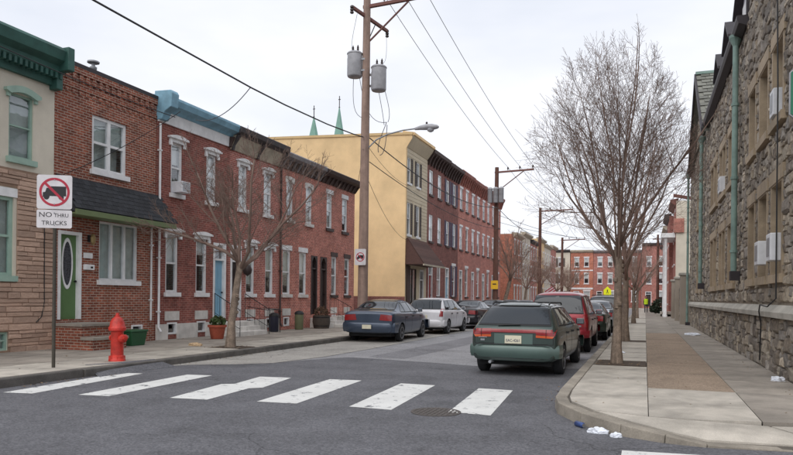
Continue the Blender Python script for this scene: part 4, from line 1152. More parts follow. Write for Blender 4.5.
MB().prism([(-.635, -.29), (-.56, -.355), (-.11, -.355), (-.045, -.29), (-.045, .29), (-.11, .355), (-.56, .355), (-.635, .29)], 'y', -.02, .02).build('rim', m_steel, gs, local=True)
MB().tube([(.0, .5, .2), (-.1, 0, .2)], .02, 6).build('bracket', m_iron, gs, local=True)

# ================================================================= buildings beyond the stone one, right side
# low stone garden wall
gw = thing('garden_wall', (2.15, 44, 0), 'low rubble wall with stone piers beyond the stone building', 'wall')
gwm = bx('wall', m_mortar, gw, 2.15, 2.45, 41, 55, .1, 2.3)
random.seed(4)
for y in range(41, 55):
    z = .15
    while z < 2.2:
        hh = random.uniform(.18, .34); yy = y + random.uniform(0, .1)
        while yy < y + .95:
            ww = random.uniform(.3, .5)
            o = link('stone', random.choice(variants), gwm, (2.16, yy + ww / 2, z + hh / 2)); o.scale = (.07, ww, hh); yy += ww
        z += hh
for y in (41.2, 48, 54.6):
    p = bx('pier', m_far_stone, gw, 1.85, 2.55, y - .35, y + .35, .1, 2.9, bevel=.03)
    bx('cap', m_band, p, 1.78, 2.62, y - .42, y + .42, 2.9, 3.05, bevel=.03)
def right_house(y0, y1, zt, x, label, mat, side, cm, cols=2, floors=((1.2, 3.0), (4.4, 6.2), (7.2, 8.6)), depth=10):
    W = y1 - y0
    root = thing('row_house', (x, y1, 0), label, 'house', 'houses beyond the stone building on the right', rz=math.pi)
    H = [(a, a + .9, *z) for z in floors if z[1] < zt - .5 for a in [W * (k + .5) / cols - .45 for k in range(cols)]]
    wall(root, W, .1, zt, H, mat, depth); flat_roof(root, W, zt - .2, depth)
    for h in H: window(root, *h, hood='flat', sill='white', blind=.4, fw=.09, simple=True)
    if side: MB().box(-depth, -.02, W + .001, W + .05, .1, zt - .01).build('side_wall', side, root, local=True)
    cornice(root, W, [(-.1, zt - .35), (.05, zt - .35), (.4, zt - .08), (.4, zt + .12), (-.2, zt + .2)], cm)
    return root
r1 = right_house(57, 62.5, 9.3, 2.2, 'cream side-walled house with red chimney past the stone building', m_brickE, m_cream, m_brickD)
MB().prism([(-10, 7.4), (.2, 9.6), (.2, 9.85), (-10, 7.7)], 'y', 5.52, 5.62).build('roof_edge', m_brickD, r1, local=True)
MB().box(-.6, .12, 5.1, 5.7, 6.8, 7.9).build('chimney', m_brickC, r1, local=True)
for k in range(3):
    c = MB().lathe([(.16, .15), (.16, .3), (.12, .35), (.11, 6.2), (.16, 6.3), (.16, 6.45)], 12, (.7, .5 + k * 2.3, 0)).build('porch_column', m_white, r1, local=True, smooth=True)
bx('porch_roof', m_white, r1, .02, 1.0, .2, 5.4, 6.45, 6.8, local=True)
right_house(62.6, 68, 8.8, 1.9, 'red brick house past the white porch', m_brickC, m_brickB, m_dark_corn)
right_house(68.1, 80, 8.2, 2.3, 'brown brick house further along the right pavement', m_brickD, None, m_dark_corn, 4)
right_house(80.1, 92, 9.6, 2.2, 'ochre trimmed brick house near the far end on the right', m_brickE, m_yellow, m_beige, 4)
right_house(92.1, 104, 9.0, 2.3, 'last red brick house on the right before the far row', m_brickB, None, m_dark_corn, 4)

# ------------------------------------------------------------------ trees
def tree(name, base, label, trunk_h, r0, env_c, env_r, seed, limbs=7, twig=m_twig, lean=(0, 0), spread=(18, 52), gens=4, dens=1.0, group=None, upward=.35, wob=.12, limb_dirs=None, lenk=1.0, tips=.003, egg=.0, ks=None, lr=(.5, .75), lrad=(.38, .55), ang=(18, 48), zlow=.12):
    rs = random.Random(seed)
    root = thing(name, base, label, 'tree', group)
    tk = MB(); top = Vector((lean[0], lean[1], trunk_h))
    n = 7
    tp = [Vector((top.x * (i / n) ** 1.3 + rs.uniform(-.02, .02), top.y * (i / n) ** 1.3 + rs.uniform(-.02, .02), trunk_h * i / n)) for i in range(n + 1)]
    tp[0] = Vector((0, 0, -.1))
    tr = [r0 * (1.45 if i == 0 else 1.08 if i == 1 else 1 - .28 * i / n) for i in range(n + 1)]
    tk.tube(tp, tr, 12)
    for i in range(5):     # knots and root flare
        a = rs.uniform(0, 6.28); z = rs.uniform(.4, .9) * trunk_h
        c = Vector((top.x * (z / trunk_h) ** 1.3 + math.cos(a) * r0 * .75, top.y * (z / trunk_h) ** 1.3 + math.sin(a) * r0 * .75, z))
        tk.lathe([(.0, -.06), (.05, -.03), (.055, .03), (.0, .06)], 6, c)
    tk.build('trunk', m_bark, root, local=True, smooth=True)
    cr = MB()
    ec, er = Vector(env_c), Vector(env_r)
    def inside(p):
        q = p - ec; k = 1 - egg * max(0, q.z / er.z); j = rs.uniform(.8, 1.15)
        return (q.x / er.x / k) ** 2 + (q.y / er.y / k) ** 2 + (q.z / er.z) ** 2 < j
    def grow(p, d, L, r, gen):
        segs = 5 if gen < 2 else 4 if gen == 2 else 3
        pts = [p.copy()]; rad = [r]; st = L / segs
        for i in range(segs):
            d = (d + Vector((rs.gauss(0, wob), rs.gauss(0, wob), rs.gauss(0, wob) + upward * .28))).normalized()
            p = p + d * st
            if not inside(p):
                if len(pts) > 1 and (rs.random() < .75 or gen > 1): break
                if gen > 1 and ks: return
            pts.append(p.copy()); rad.append(max(tips, r * (1 - (.62 if gen < 3 else .5) * (i + 1) / segs)))
        if len(pts) < 2: return
        if len(pts) < segs + 1: rad[-1] = tips
        cr.tube(pts, rad, [8, 6, 4, 3, 3, 3][gen], cap=gen < 3)
        if gen >= gens: return
        k = (ks or [6, 6, 5, 4, 3])[gen]
        k = max(1, int(round(k * dens + rs.uniform(-.5, .5))))
        for c in range(k + 1):
            t = 1.0 if c == k else (.18 + .8 * (c + rs.uniform(.1, .9)) / k if ks else rs.uniform(.22, .95))
            idx = t * (len(pts) - 1); i0 = min(int(idx), len(pts) - 2); f = idx - i0
            q = pts[i0].lerp(pts[i0 + 1], f); rr = rad[i0] * (1 - f) + rad[i0 + 1] * f
            dd = (pts[i0 + 1] - pts[i0]).normalized()
            ax = dd.orthogonal().normalized(); ax.rotate(Matrix.Rotation(rs.uniform(0, 6.28), 3, dd))
            ang_ = R(rs.uniform(*ang)) if c < k else R(rs.uniform(0, 12))
            nd = dd.copy(); nd.rotate(Matrix.Rotation(ang_, 3, ax))
            grow(q, nd, L * rs.uniform(*lr) * ((1.15 - .6 * t) if ks else 1), max(tips, rr * (rs.uniform(*((.28, .48) if ks else (.45, .7))) if c < k else .9)), gen + 1)
    for i in range(limbs):
        if limb_dirs:
            d = Vector(limb_dirs[i][:3]).normalized(); L = limb_dirs[i][3]
        else:
            a = 6.283 * i / limbs + rs.uniform(-.3, .3); e = R(rs.uniform(*spread)) * (.25 if i % 4 == 0 else 1)
            d = Vector((math.sin(e) * math.cos(a), math.sin(e) * math.sin(a), math.cos(e))); L = env_r[2] * rs.uniform(.95, 1.2) * lenk
        z = 1 - rs.uniform(0, zlow) if i else 1
        st = Vector((top.x * z ** 1.3, top.y * z ** 1.3, trunk_h * z - .03))
        grow(st, d, L, r0 * rs.uniform(*lrad), 0)
    me = cr.mesh('crown', twig); me.polygons.foreach_set('use_smooth', [True] * len(me.polygons))
    link('crown', me, root, local=True)
    return root

t_near = tree('street_tree', (-.55, 15.08, .14), 'tall bare tree with straight trunk nearest the viewer on the right pavement', 2.5, .102, (-.2, 0, 4.0), (2.15, 2.05, 3.9), 41, limbs=13, upward=.28, spread=(8, 64), gens=3, wob=.07, lenk=1.18, egg=.5, tips=.0024, ks=[14, 9, 5], lr=(.3, .52), lrad=(.2, .32), ang=(30, 60), zlow=.25)
t_second = tree('street_tree', (-.6, 23.3, .14), 'second bare tree on the right pavement, just behind the nearest', 2.6, .12, (0, 0, 4.3), (1.9, 1.9, 3.5), 77, limbs=9, upward=.4, spread=(12, 58), gens=3, wob=.06, lenk=1.05, egg=.5, tips=.003, ks=[11, 7, 3], lr=(.3, .52), lrad=(.26, .38), ang=(26, 52), zlow=.25, twig=m_twig_d)
for i, (x, y, lab) in enumerate([(-.6, 40.9, 'third bare tree along the right pavement'), (-.55, 52.5, 'farthest bare tree along the right pavement')]):
    c = copy_tree(t_second); c.location = (x, y, .14); c.rotation_euler.z = 1.3 + i * 1.9; c.scale = (.9, .9, .8 + .05 * i); c['label'] = lab
ld = [(-.85, -.35, .85, 2.5), (-.5, -.5, 1.3, 2.7), (.5, .75, .55, 3.0), (.45, .1, 1.4, 3.0), (-.15, .45, 1.6, 2.9), (.1, -.5, 1.1, 2.2), (.8, .5, .7, 2.7)]
tree('street_tree', (-10.22, 15.06, .14), 'crooked bare tree in a pavement pit in front of the brick row', 2.25, .11, (0.15, .3, 3.7), (2.9, 3.3, 2.7), 31, limbs=7, limb_dirs=ld, upward=.2, wob=.13, gens=3, lean=(.22, .1), ks=[10, 8, 5], lr=(.38, .62), lrad=(.38, .55), ang=(25, 60), tips=.003)
t_far = tree('street_tree', (-10.1, 50.5, .14), 'dark leaning bare tree by the second utility pole', 2.8, .17, (.4, .3, 5.0), (3.0, 3.0, 3.2), 44, limbs=7, ks=[9, 6, 4], lr=(.32, .58), lrad=(.3, .45), ang=(25, 55), upward=.2, spread=(20, 62), gens=3, wob=.12, lean=(.5, .3), twig=m_twig_d, tips=.006)
for i, (x, y, s, lab) in enumerate([(-10.1, 60, .85, 'bare tree in front of the tall row, beyond the leaning one'), (-10.2, 75, 1.0, 'bare tree left of the third utility pole'), (-10.2, 82, .9, 'bare tree behind the third utility pole'),
                                    (-10.2, 95, 1.05, 'bare tree before the cream house at the far left'), (-10.4, 106, .95, 'bare tree at the far left end of the street'), (-18, 70.5, 1.1, 'bare tree in the gap after the tall row')]):
    c = copy_tree(t_far); c.location = (x, y, .14); c.rotation_euler.z = 2.1 * i + .8; c.scale = (s, s, s * .95); c['label'] = lab

# ------------------------------------------------------------------ utility poles
PX = -9.9
def pole(y, h, label, r=.15, mat=m_pole, arm=2.3, lean=.012):
    p = thing('utility_pole', (PX, y, 0), label, 'utility pole', 'wooden utility poles along the left kerb')
    L = Vector((.0, lean, 1))
    pt = lambda z: Vector((0, lean * z, z))
    MB().tube([pt(0), pt(h * .5), pt(h)], [r * 1.2, r, r * .8], 14).build('shaft', mat, p, local=True, smooth=True)
    za = h - .35; c = pt(za)
    a = MB(); a.hexa([(-.15, c.y - .06, za - .06), (arm, c.y - .06, za + .02), (arm, c.y + .06, za + .02), (-.15, c.y + .06, za - .06)], [(-.15, c.y - .06, za + .06), (arm, c.y - .06, za + .14), (arm, c.y + .06, za + .14), (-.15, c.y + .06, za + .06)])
    a = a.build('crossarm', m_arm, p, local=True, bevel=.01)
    MB().tube([(arm * .72, c.y, za - .01), (.05, c.y, za - 1.35)], .035, 6).build('brace', m_arm, p, local=True)
    for k in (.3, .62, .97):
        MB().lathe([(.015, 0), (.02, .08), (.06, .1), (.065, .16), (.035, .18), (.05, .2), (.05, .25), (.01, .28)], 10, (arm * k, c.y, za + .05 + .08 * k)).build('insulator', m_ins, p, local=True, smooth=True)
    return p, pt
up1, pt1 = pole(23.1, 12.75, 'tall wooden utility pole with two grey transformers behind the navy sedan', r=.165)
# lower double dead-end arm, diagonal
am = MB(); A, B = Vector((-.25, .28 - .95, 12.05)), Vector((.3, .28 + 1.2, 11.9))
d = (B - A).normalized(); s = Vector((d.y, -d.x, 0)) * .05
am.hexa([A - s, A + s, B + s, B - s], [A - s + Vector((0, 0, .11)), A + s + Vector((0, 0, .11)), B + s + Vector((0, 0, .11)), B - s + Vector((0, 0, .11))])
am = am.build('lower_arm', m_arm, up1, local=True)
for P in (A, B):
    MB().lathe([(.02, -.2), (.07, -.17), (.07, -.12), (.03, -.1), (.07, -.07), (.07, -.02), (.03, 0), (.07, .03), (.07, .08), (.02, .12)], 10, P + Vector((0, 0, .0))).build('insulator', m_ins, am, (0, 0, 0), True, smooth=True)
MB().tube([(0.05, .3, 11.3), (.12, .7, 11.95)], .02, 5).build('arm_brace', m_iron, up1, local=True)
for (dx, dy, z, nm) in ((-.42, -.1, 9.75, 0), (.48, .1, 9.2, 1)):
    c = pt1(z) + Vector((dx, dy, 0)); c.z = z
    t = MB().lathe([(.2, 0), (.26, .02), (.28, .06), (.28, .86), (.3, .87), (.3, .9), (.26, .94), (.05, 1.0)], 18, c).build('transformer', m_trans, up1, local=True, smooth=True)
    for k in (-.1, .1):
        MB().lathe([(.04, .95), (.05, 1.02), (.03, 1.05), (.05, 1.08), (.03, 1.11), (.045, 1.14), (.01, 1.24)], 8, c + Vector((k, .05, 0))).build('bushing', m_ins, t, local=True, smooth=True)
    MB().box(c.x - .3, c.x - .27, c.y - .03, c.y + .03, z + .1, z + .75).build('tank_rib', m_trans, t, local=True)
    b = MB(); x0, x1 = sorted((0, c.x))
    b.box(x0, x1, c.y - .04, c.y + .04, z + .2, z + .27); b.box(x0, x1, c.y - .039, c.y + .039, z + .62, z + .69); b.build('mount', m_steel, up1, local=True)
# hanging secondary leads
lead = MB()
def wig(mb, a, b, sag, side, r=.011):
    pts = catenary(a, b, sag, 10); pts = [p + Vector((side * math.sin(math.pi * i / 10), 0, 0)) for i, p in enumerate(pts)]
    mb.tube(pts, r, 5)
wig(lead, (-.55, .2, 9.8), (.1, .3, 8.3), .5, -.25); wig(lead, (-.3, .2, 9.8), (.7, .5, 8.1), .5, -.15); wig(lead, (.65, .4, 9.3), (.75, .5, 8.1), .2, .12); wig(lead, (.4, .4, 9.3), (.6, .5, 8.0), .2, .05)
wig(lead, (.7, .5, 8.1), (.35, .6, 7.0), .2, -.15, .014); wig(lead, (.72, .5, 8.0), (.4, .6, 6.9), .3, .05, .014); wig(lead, (-.2, -.3, 12.0), (-.45, .2, 10.7), .4, -.2, .007); wig(lead, (.3, 1.4, 11.8), (.5, .3, 10.3), .4, .1, .007)
lead.build('lead_wire', m_wire_g, up1, local=True)
# cobra-head street lamp on the pole
sl_ = thing('street_lamp', tuple(Vector((PX, 23.1, 0)) + pt1(7.15)), 'cobra-head street lamp on a curved arm from the transformer pole', 'street lamp')
MB().tube([(.1, 0, -.1), (.45, .02, .22), (.9, .04, .4), (1.5, .05, .5), (2.05, .06, .53)], .028, 8).build('arm', m_steel, sl_, local=True, smooth=True)
hd = MB(); n = 12
rings = [(1.95, .04, .05, .52), (2.15, .09, .08, .54), (2.4, .14, .11, .55), (2.62, .15, .11, .54), (2.8, .1, .07, .53), (2.86, .03, .03, .52)]
for x, ry, rz_, zc in rings: hd.v += [(x, .06 + ry * math.cos(6.2832 * j / n), zc + rz_ * math.sin(6.2832 * j / n)) for j in range(n)]
for i in range(5):
    for j in range(n): a = i * n + j; b = i * n + (j + 1) % n; hd.f.append((a, b, b + n, a + n))
hd.f.append(tuple(reversed(range(n)))); hd.f.append(tuple(5 * n + j for j in range(n)))
hd = hd.build('lamp_head', m_trans, sl_, local=True, smooth=True)
MB().lathe([(.13, .48), (.12, .4), (.06, .36), (.005, .355)], 14, (2.55, .06, 0)).build('lens', M('lamp_lens', lin(176, 178, 184), .2, .05, 9, coat=.5), hd, local=True, smooth=True)
MB().lathe([(.04, .65), (.04, .72), (.02, .74)], 8, (2.4, .06, 0)).build('photocell', m_ins, hd, local=True)

up2, pt2 = pole(46.8, 10.75, 'second wooden utility pole with pale transformer bank, by the tall row', .17, m_pole_d, 2.6)
for dx in (-.36, .03, .42):
    c = Vector((dx, -.35, 8.2)); MB().lathe([(.15, 0), (.18, .05), (.18, .95), (.2, .97), (.15, 1.05), (.04, 1.1)], 14, c).build('transformer', m_trans, up2, local=True, smooth=True)
up3, _ = pole(67.8, 10.6, 'third wooden utility pole, dark against the pale sky', .17, m_pole_d, 3.2)
up4, _ = pole(87.0, 9.3, 'fourth and farthest wooden utility pole on the left', .17, m_pole_d, 2.8)
for i, (x, y, h, lab) in enumerate([(1.4, 88, 9.5, 'thin dark utility pole at the far right pavement'), (1.2, 74, 7.6, 'short wooden pole beside the bush on the right')]):
    p = thing('utility_pole', (x, y, 0), lab, 'utility pole'); MB().tube([(0, 0, 0), (0, 0, h)], [.16, .12], 10).build('shaft', m_pole_d, p, local=True, smooth=True)
    MB().box(-.6, .6, -.05, .05, h - .6, h - .5).build('crossarm', m_arm, p, local=True)

# ------------------------------------------------------------------ overhead wires, each a thing of its own
def wire(pts, r, mat, label, name='overhead_wire', group='overhead wires'):
    o = MB().tube(pts, r, 5).build(name, mat); return tag(o, label, 'wire', group)
def arm_pt(y, h, k, arm=2.3): return (PX + arm * k, y + .012 * (h - .35), h - .35 + .05 + .08 * k + .25)
for k, nm in ((.3, 'inner'), (.62, 'middle'), (.97, 'outer')):
    wire(catenary(arm_pt(23.1, 12.75, k), arm_pt(46.8, 10.75, k, 2.6), .35), .012, m_wire_g, '%s of three thin wires from the crossarm to the second pole' % nm)
    wire(catenary(arm_pt(46.8, 10.75, k, 2.6), arm_pt(67.8, 10.6, k, 3.2), .4), .014, m_wire_g, '%s thin wire between the second and third poles' % nm)
    wire(catenary(arm_pt(67.8, 10.6, k, 3.2), arm_pt(87, 9.3, k, 2.8), .4), .014, m_wire_g, '%s thin wire between the third and fourth poles' % nm)
main = [(PX, *q) for q in ((-18, 8.9), (-8, 7.95), (0, 7.4), (6, 7.17), (10, 7.1), (12, 7.08), (15.4, 7.05), (17.2, 7.08), (20, 7.2), (22.1, 7.36), (23.0, 7.46))]
wire(main, .022, m_wire, 'thick black cable sloping from top left down to the transformer pole')
wire(catenary((PX + .1, 23.4, 7.5), (PX + .1, 46.8, 7.9), .7), .022, m_wire, 'thick black cable from the transformer pole past the yellow building')
wire(catenary((PX + .1, 23.4, 6.6), (PX + .1, 46.8, 6.4), .5), .016, m_wire, 'lower black cable crossing the yellow wall to the second pole')
wire(catenary((PX + .1, 46.8, 7.9), (PX + .1, 67.8, 7.8), .5), .022, m_wire, 'black cable from the second pole to the third')
wire(catenary((PX + .1, 67.8, 7.8), (PX + .1, 87, 7.4), .5), .02, m_wire, 'black cable from the third pole to the fourth')
wire(catenary((PX + .1, 46.9, 7.4), (-.2, 60, 6.2), .6), .014, m_wire, 'black cable crossing the street from the second pole')
wire(catenary((PX + .1, 46.9, 6.9), (2.0, 58, 6.6), .7), .012, m_wire, 'service wire from the second pole to the cream house')
wire(catenary((-9.9, 15.4, 7.05), (FL + .45, 17.4, 6.95), .3), .012, m_wire_g, 'thin service wire dropping to the blue cornice', group='service wires')
wire(catenary((FL + .5, 16.6, 7.0), (FL + .1, 12.7, 4.45), .12), .01, m_wire, 'thin service wire falling across the brown brick front', group='service wires')
wire(catenary((-11.9, 4.0, 6.9), (FL + .55, 16.3, 6.75), .25), .012, m_wire, 'black wire along the cornices at the left edge', group='service wires')
wire(catenary((PX, 23.2, 7.3), (FL + .05, 38.6, 8.3), .3), .009, m_wire, 'thin service wire from the pole to the yellow building top', group='service wires')
wire(catenary((PX, 23.2, 6.2), (FL + .05, 38.6, 5.0), .6), .009, m_wire, 'thin sagging service wire across the yellow wall', group='service wires')
wire(catenary((PX, 23.0, 7.0), (FL + .3, 30.0, 6.6), .25), .009, m_wire, 'short service wire to the end house of the low row', group='service wires')

# ------------------------------------------------------------------ signs and street furniture
def text_part(txt, size, mat, parent, loc, sx=1.0, name='lettering'):
    cu = bpy.data.curves.new('lettering', 'FONT'); cu.body = txt; cu.size = size; cu.extrude = .001; cu.align_x = 'CENTER'; cu.resolution_u = 3
    tmp = bpy.data.objects.new('tmp', cu); col.objects.link(tmp)
    dg = bpy.context.evaluated_depsgraph_get(); me = bpy.data.meshes.new_from_object(tmp.evaluated_get(dg)); me.name = name
    bpy.data.objects.remove(tmp); bpy.data.curves.remove(cu)
    me.materials.clear(); me.materials.append(mat)
    o = link(name, me, parent, loc, True); o.rotation_euler = (R(90), 0, 0); o.scale = (sx, 1, 1)
    return o

def rounded(w, h, r, n=4):
    P = []
    for cx_, cy_, a0_ in ((w / 2 - r, h / 2 - r, 0), (-w / 2 + r, h / 2 - r, 90), (-w / 2 + r, -h / 2 + r, 180), (w / 2 - r, -h / 2 + r, 270)):
        P += [(cx_ + r * math.cos(R(a0_ + 90 * i / n)), cy_ + r * math.sin(R(a0_ + 90 * i / n))) for i in range(n + 1)]
    return P

def no_trucks(parent, cz, w, h, y, rr):
    pl = MB().prism([(x, z + cz) for x, z in rounded(w, h, .04)], 'y', y, y + .006).build('sign_plate', m_sign_w, parent, local=True)
    k = rr / .25
    tr = [(-.19, -.09), (-.19, -.01), (-.15, .0), (-.13, .07), (-.06, .07), (-.06, .1), (.19, .1), (.19, -.07), (.14, -.07), (.14, -.09), (.08, -.09), (.08, -.07), (-.08, -.07), (-.08, -.09)]
    t = MB().prism([(a * k, b * k + cz) for a, b in tr], 'y', y - .003, y - .0002)
    for wx in (-.13, .11): t.lathe([(.045 * k, y - .0031), (.045 * k, y - .0003)], 12, (wx * k, 0, cz - .09 * k), 'y')
    t.build('truck_symbol', m_sign_k, pl, local=True)
    r = MB(); n = 40; ri = rr * .84
    for i in range(n):
        a, b = 6.28318 * i / n, 6.28318 * (i + 1) / n
        P = lambda t_, q, yy: (q * math.cos(t_), yy, cz + q * math.sin(t_))
        r.hexa([P(a, ri, y - .004), P(b, ri, y - .004), P(b, ri, y), P(a, ri, y)], [P(a, rr, y - .004), P(b, rr, y - .004), P(b, rr, y), P(a, rr, y)])
    c, s = math.cos(R(-45)), math.sin(R(-45)); hw = rr * .085
    r.prism([(p * c - q * s, p * s + q * c + cz) for p, q in ((-ri * 1.02, -hw), (ri * 1.02, -hw), (ri * 1.02, hw), (-ri * 1.02, hw))], 'y', y - .0055, y - .0032)
    r.build('prohibition_ring', m_sign_r, pl, local=True)
    return pl

sg = thing('traffic_sign', (-10.09, 9.3, .15), 'no-trucks sign over a NO THRU TRUCKS plate on a post at the left kerb', 'sign', rz=R(30))
MB().tube([(0, .03, -.2), (0, .03, 3.5)], .032, 8).build('post', m_post, sg, local=True, smooth=True)
no_trucks(sg, 3.2, .6, .62, -.01, .26)
p2_ = MB().prism([(x, z + 2.71) for x, z in rounded(.6, .33, .03)], 'y', -.01, -.004).build('lower_plate', m_sign_w, sg, local=True)
text_part('NO', .125, m_sign_k, p2_, (-.15, -.0115, 2.745), 1.15); text_part('THRU', .095, m_sign_k, p2_, (.12, -.0115, 2.745), 1.0); text_part('TRUCKS', .11, m_sign_k, p2_, (0, -.0115, 2.6), 1.05)
for z in (3.42, 2.98, 2.82, 2.6): MB().lathe([(.012, -.016), (.012, -.0101)], 8, (0, 0, z), 'y').build('bolt', m_steel, sg, local=True)
s2 = thing('traffic_sign', (PX + .0, 22.85, 0), 'small no-trucks sign fixed to the transformer pole', 'sign')
no_trucks(s2, 2.98, .45, .6, 0, .17)
MB().box(-.04, .04, .006, .12, 2.8, 3.16).build('strap', m_steel, s2, local=True)
s3 = thing('warning_sign', (PX, 46.5, 0), 'yellow square sign fixed to the second utility pole', 'sign')
MB().prism([(x, z + 2.45) for x, z in rounded(.5, .6, .05)], 'y', 0, .01).build('panel', m_sign_y, s3, local=True)
MB().prism([(x, z + 2.5) for x, z in rounded(.26, .08, .02)], 'y', -.004, -.001).build('marking', m_sign_k, s3, local=True)
s4 = thing('school_sign', (-5.9, 117.2, 0), 'fluorescent yellow pentagonal crossing sign at the far end of the street', 'sign')
MB().tube([(0, .05, 0), (0, .05, 3.6)], .04, 6).build('post', m_post, s4, local=True)
MB().prism([(-.6, 2.3), (.6, 2.3), (.6, 3.1), (0, 3.7), (-.6, 3.1)], 'y', 0, .02).build('panel', m_sign_fy, s4, local=True)
MB().box(-.45, .45, .0, .02, 1.55, 2.2).build('lower_panel', m_sign_fy, s4, local=True)
MB().prism([(-.14, 2.5), (.0, 2.8), (.12, 2.5), (.2, 2.5), (.06, 2.9), (.1, 3.15), (-.1, 3.15), (-.06, 2.85), (-.22, 2.5)], 'y', -.006, -.001).build('walker_symbol', m_sign_k, s4, local=True)

hy_ = thing('fire_hydrant', (-10.04, 10.83, .15), 'red fire hydrant at the left kerb', 'fire hydrant')
MB().lathe([(.165, -.02), (.165, .03), (.15, .05), (.15, .1), (.125, .12), (.122, .6), (.13, .62)], 20).build('barrel', m_red_hyd, hy_, local=True, smooth=True)
MB().lathe([(.13, .6), (.165, .62), (.17, .66), (.165, .69), (.15, .7), (.14, .78), (.1, .86), (.05, .9), (.05, .92), (.035, .925), (.03, .97), (.005, .975)], 20).build('bonnet', m_red_hyd, hy_, local=True, smooth=True)
for i in range(8):
    a = 6.2832 * i / 8; MB().lathe([(.016, .0), (.016, .075)], 6, (.142 * math.cos(a), .142 * math.sin(a), .03)).build('flange_bolt', m_red_hyd, hy_, local=True)
nz_ = MB().lathe([(.06, .09), (.06, .17), (.085, .175), (.085, .215), (.07, .225), (.03, .23), (.03, .26), (.005, .262)], 14, (0, 0, .46), 'x').build('nozzle', m_red_hyd, hy_, local=True, smooth=True); nz_.rotation_euler.z = R(-15)
nz2 = MB().lathe([(.05, .09), (.05, .15), (.07, .155), (.07, .19), (.025, .2), (.025, .225), (.005, .226)], 14, (0, 0, .46), 'x').build('nozzle', m_red_hyd, hy_, local=True, smooth=True); nz2.rotation_euler.z = R(165)
nz3 = MB().lathe([(.05, .09), (.05, .15), (.07, .155), (.07, .19), (.025, .2), (.025, .225), (.005, .226)], 14, (0, 0, .46), 'x').build('nozzle', m_red_hyd, hy_, local=True, smooth=True); nz3.rotation_euler.z = R(75)

mh = thing('drain_cover', (-2.55, 8.42, .006), 'round cast-iron slotted drain cover in the asphalt', 'drain cover')
MB().lathe([(.33, -.02), (.33, .006), (.29, .006), (.285, .0)], 28).build('rim', m_cast, mh, local=True)
MB().lathe([(.284, -.02), (.284, -.002)], 28).build('plate', m_under, mh, local=True)
for i in range(9):
    x = -.24 + i * .06; l = math.sqrt(max(.284 ** 2 - x * x, .001)); MB().box(x - .016, x + .016, -l, l, -.01, .004).build('bar', m_cast, mh, local=True)
for yy in (-.12, 0, .12): MB().box(-.25, .25, yy - .012, yy + .012, -.009, .003).build('cross_bar', m_cast, mh, local=True)

def crumple(name, c, s, mat, seed, label, cat):
    rs = random.Random(seed); b = bmesh.new(); bmesh.ops.create_icosphere(b, subdivisions=3, radius=1)
    for v in b.verts:
        n_ = math.sin(v.co.x * 5 + seed) * math.cos(v.co.y * 6 - seed) * .3 + rs.uniform(-.12, .12)
        v.co = Vector((v.co.x * (1 + n_) * s[0], v.co.y * (1 + n_) * s[1], max(v.co.z, -.5) * (1 + n_ * 1.4) * s[2]))
    me = bpy.data.meshes.new(name); b.to_mesh(me); b.free(); me.materials.append(mat)
    o = link(name, me, None, (c[0], c[1], c[2] + s[2] * .5)); return tag(o, label, cat)
crumple('plastic_bag', (-.47, 7.83, .0), (.1, .05, .045), m_litter, 3, 'crumpled white plastic bag against the corner kerb', 'litter')
crumple('plastic_bag', (-.28, 7.68, .0), (.06, .035, .035), m_litter, 5, 'smaller white plastic scrap right of the crumpled bag', 'litter')
crumple('paper_scrap', (2.12, 12.9, .15), (.11, .09, .05), m_litter, 8, 'white paper scrap at the foot of the stone wall', 'litter')
crumple('paper_scrap', (1.75, 28.4, .15), (.28, .22, .06), m_litter, 9, 'pale cardboard lying at the base of the far downspout', 'litter')
crumple('paper_scrap', (-.55, 17.9, .15), (.09, .07, .03), m_litter, 12, 'white paper scrap behind the nearest tree', 'litter')
crumple('paper_scrap', (-11.2, 14.9, .15), (.18, .1, .06), M('dry_leaf_litter', lin(186, 160, 128), .8, .2, 12), 13, 'pale dry litter beside the crooked tree', 'litter')
can = thing('drink_can', (-.7, 8.12, .035), 'blue drink can lying against the corner kerb', 'can', rz=R(-50))
MB().lathe([(.025, -.075), (.033, -.068), (.033, .062), (.026, .075)], 14, (0, 0, 0), 'x').build('body', m_canblue, can, local=True, smooth=True)
MB().lathe([(.024, .0755), (.024, .078)], 14, (0, 0, 0), 'x').build('lid', m_chrome, can, local=True)

def shrub(root, c, r, n, mat, size, seed, name='foliage', zs=1.0):
    rs = random.Random(seed); b = MB()
    for i in range(n):
        d = Vector((rs.gauss(0, 1), rs.gauss(0, 1), rs.gauss(0, 1))).normalized() * r * rs.uniform(.45, 1) ** .6
        p = Vector(c) + Vector((d.x, d.y, d.z * zs)); a = Vector((rs.gauss(0, 1), rs.gauss(0, 1), rs.gauss(.6, 1))).normalized(); u = a.orthogonal().normalized(); s_ = size * rs.uniform(.6, 1.3)
        b.quad(p - u * s_ * .4, p + a * s_ * .5 - a.cross(u) * s_ * .1, p + u * s_ * .4 + a * s_ * .2, p - a * s_ * .5)
    return b.build(name, mat, root, local=True)
pt = thing('planter', (-12.42, 17.6, .15), 'terracotta pot with straggly green plant in front of the dark brick house', 'planter')
MB().lathe([(.17, 0), (.19, .02), (.25, .36), (.29, .37), (.29, .44), (.25, .44), (.24, .38), (.001, .37)], 20).build('pot', m_terra, pt, local=True, smooth=True)
shrub(pt, (0, 0, .52), .26, 150, m_leaf, .12, 4, zs=.7); st_ = MB()
for i in range(14):
    a = i * 2.4; st_.tube([(.05 * math.cos(a), .05 * math.sin(a), .36), (.2 * math.cos(a), .2 * math.sin(a), .7 - .02 * (i % 5))], .006, 4)
st_.build('stems', m_leaf_br, pt, local=True)
bp = thing('barrel_planter', (-12.85, 25.6, .15), 'half-barrel planter with round brown shrub between the window and door', 'planter')
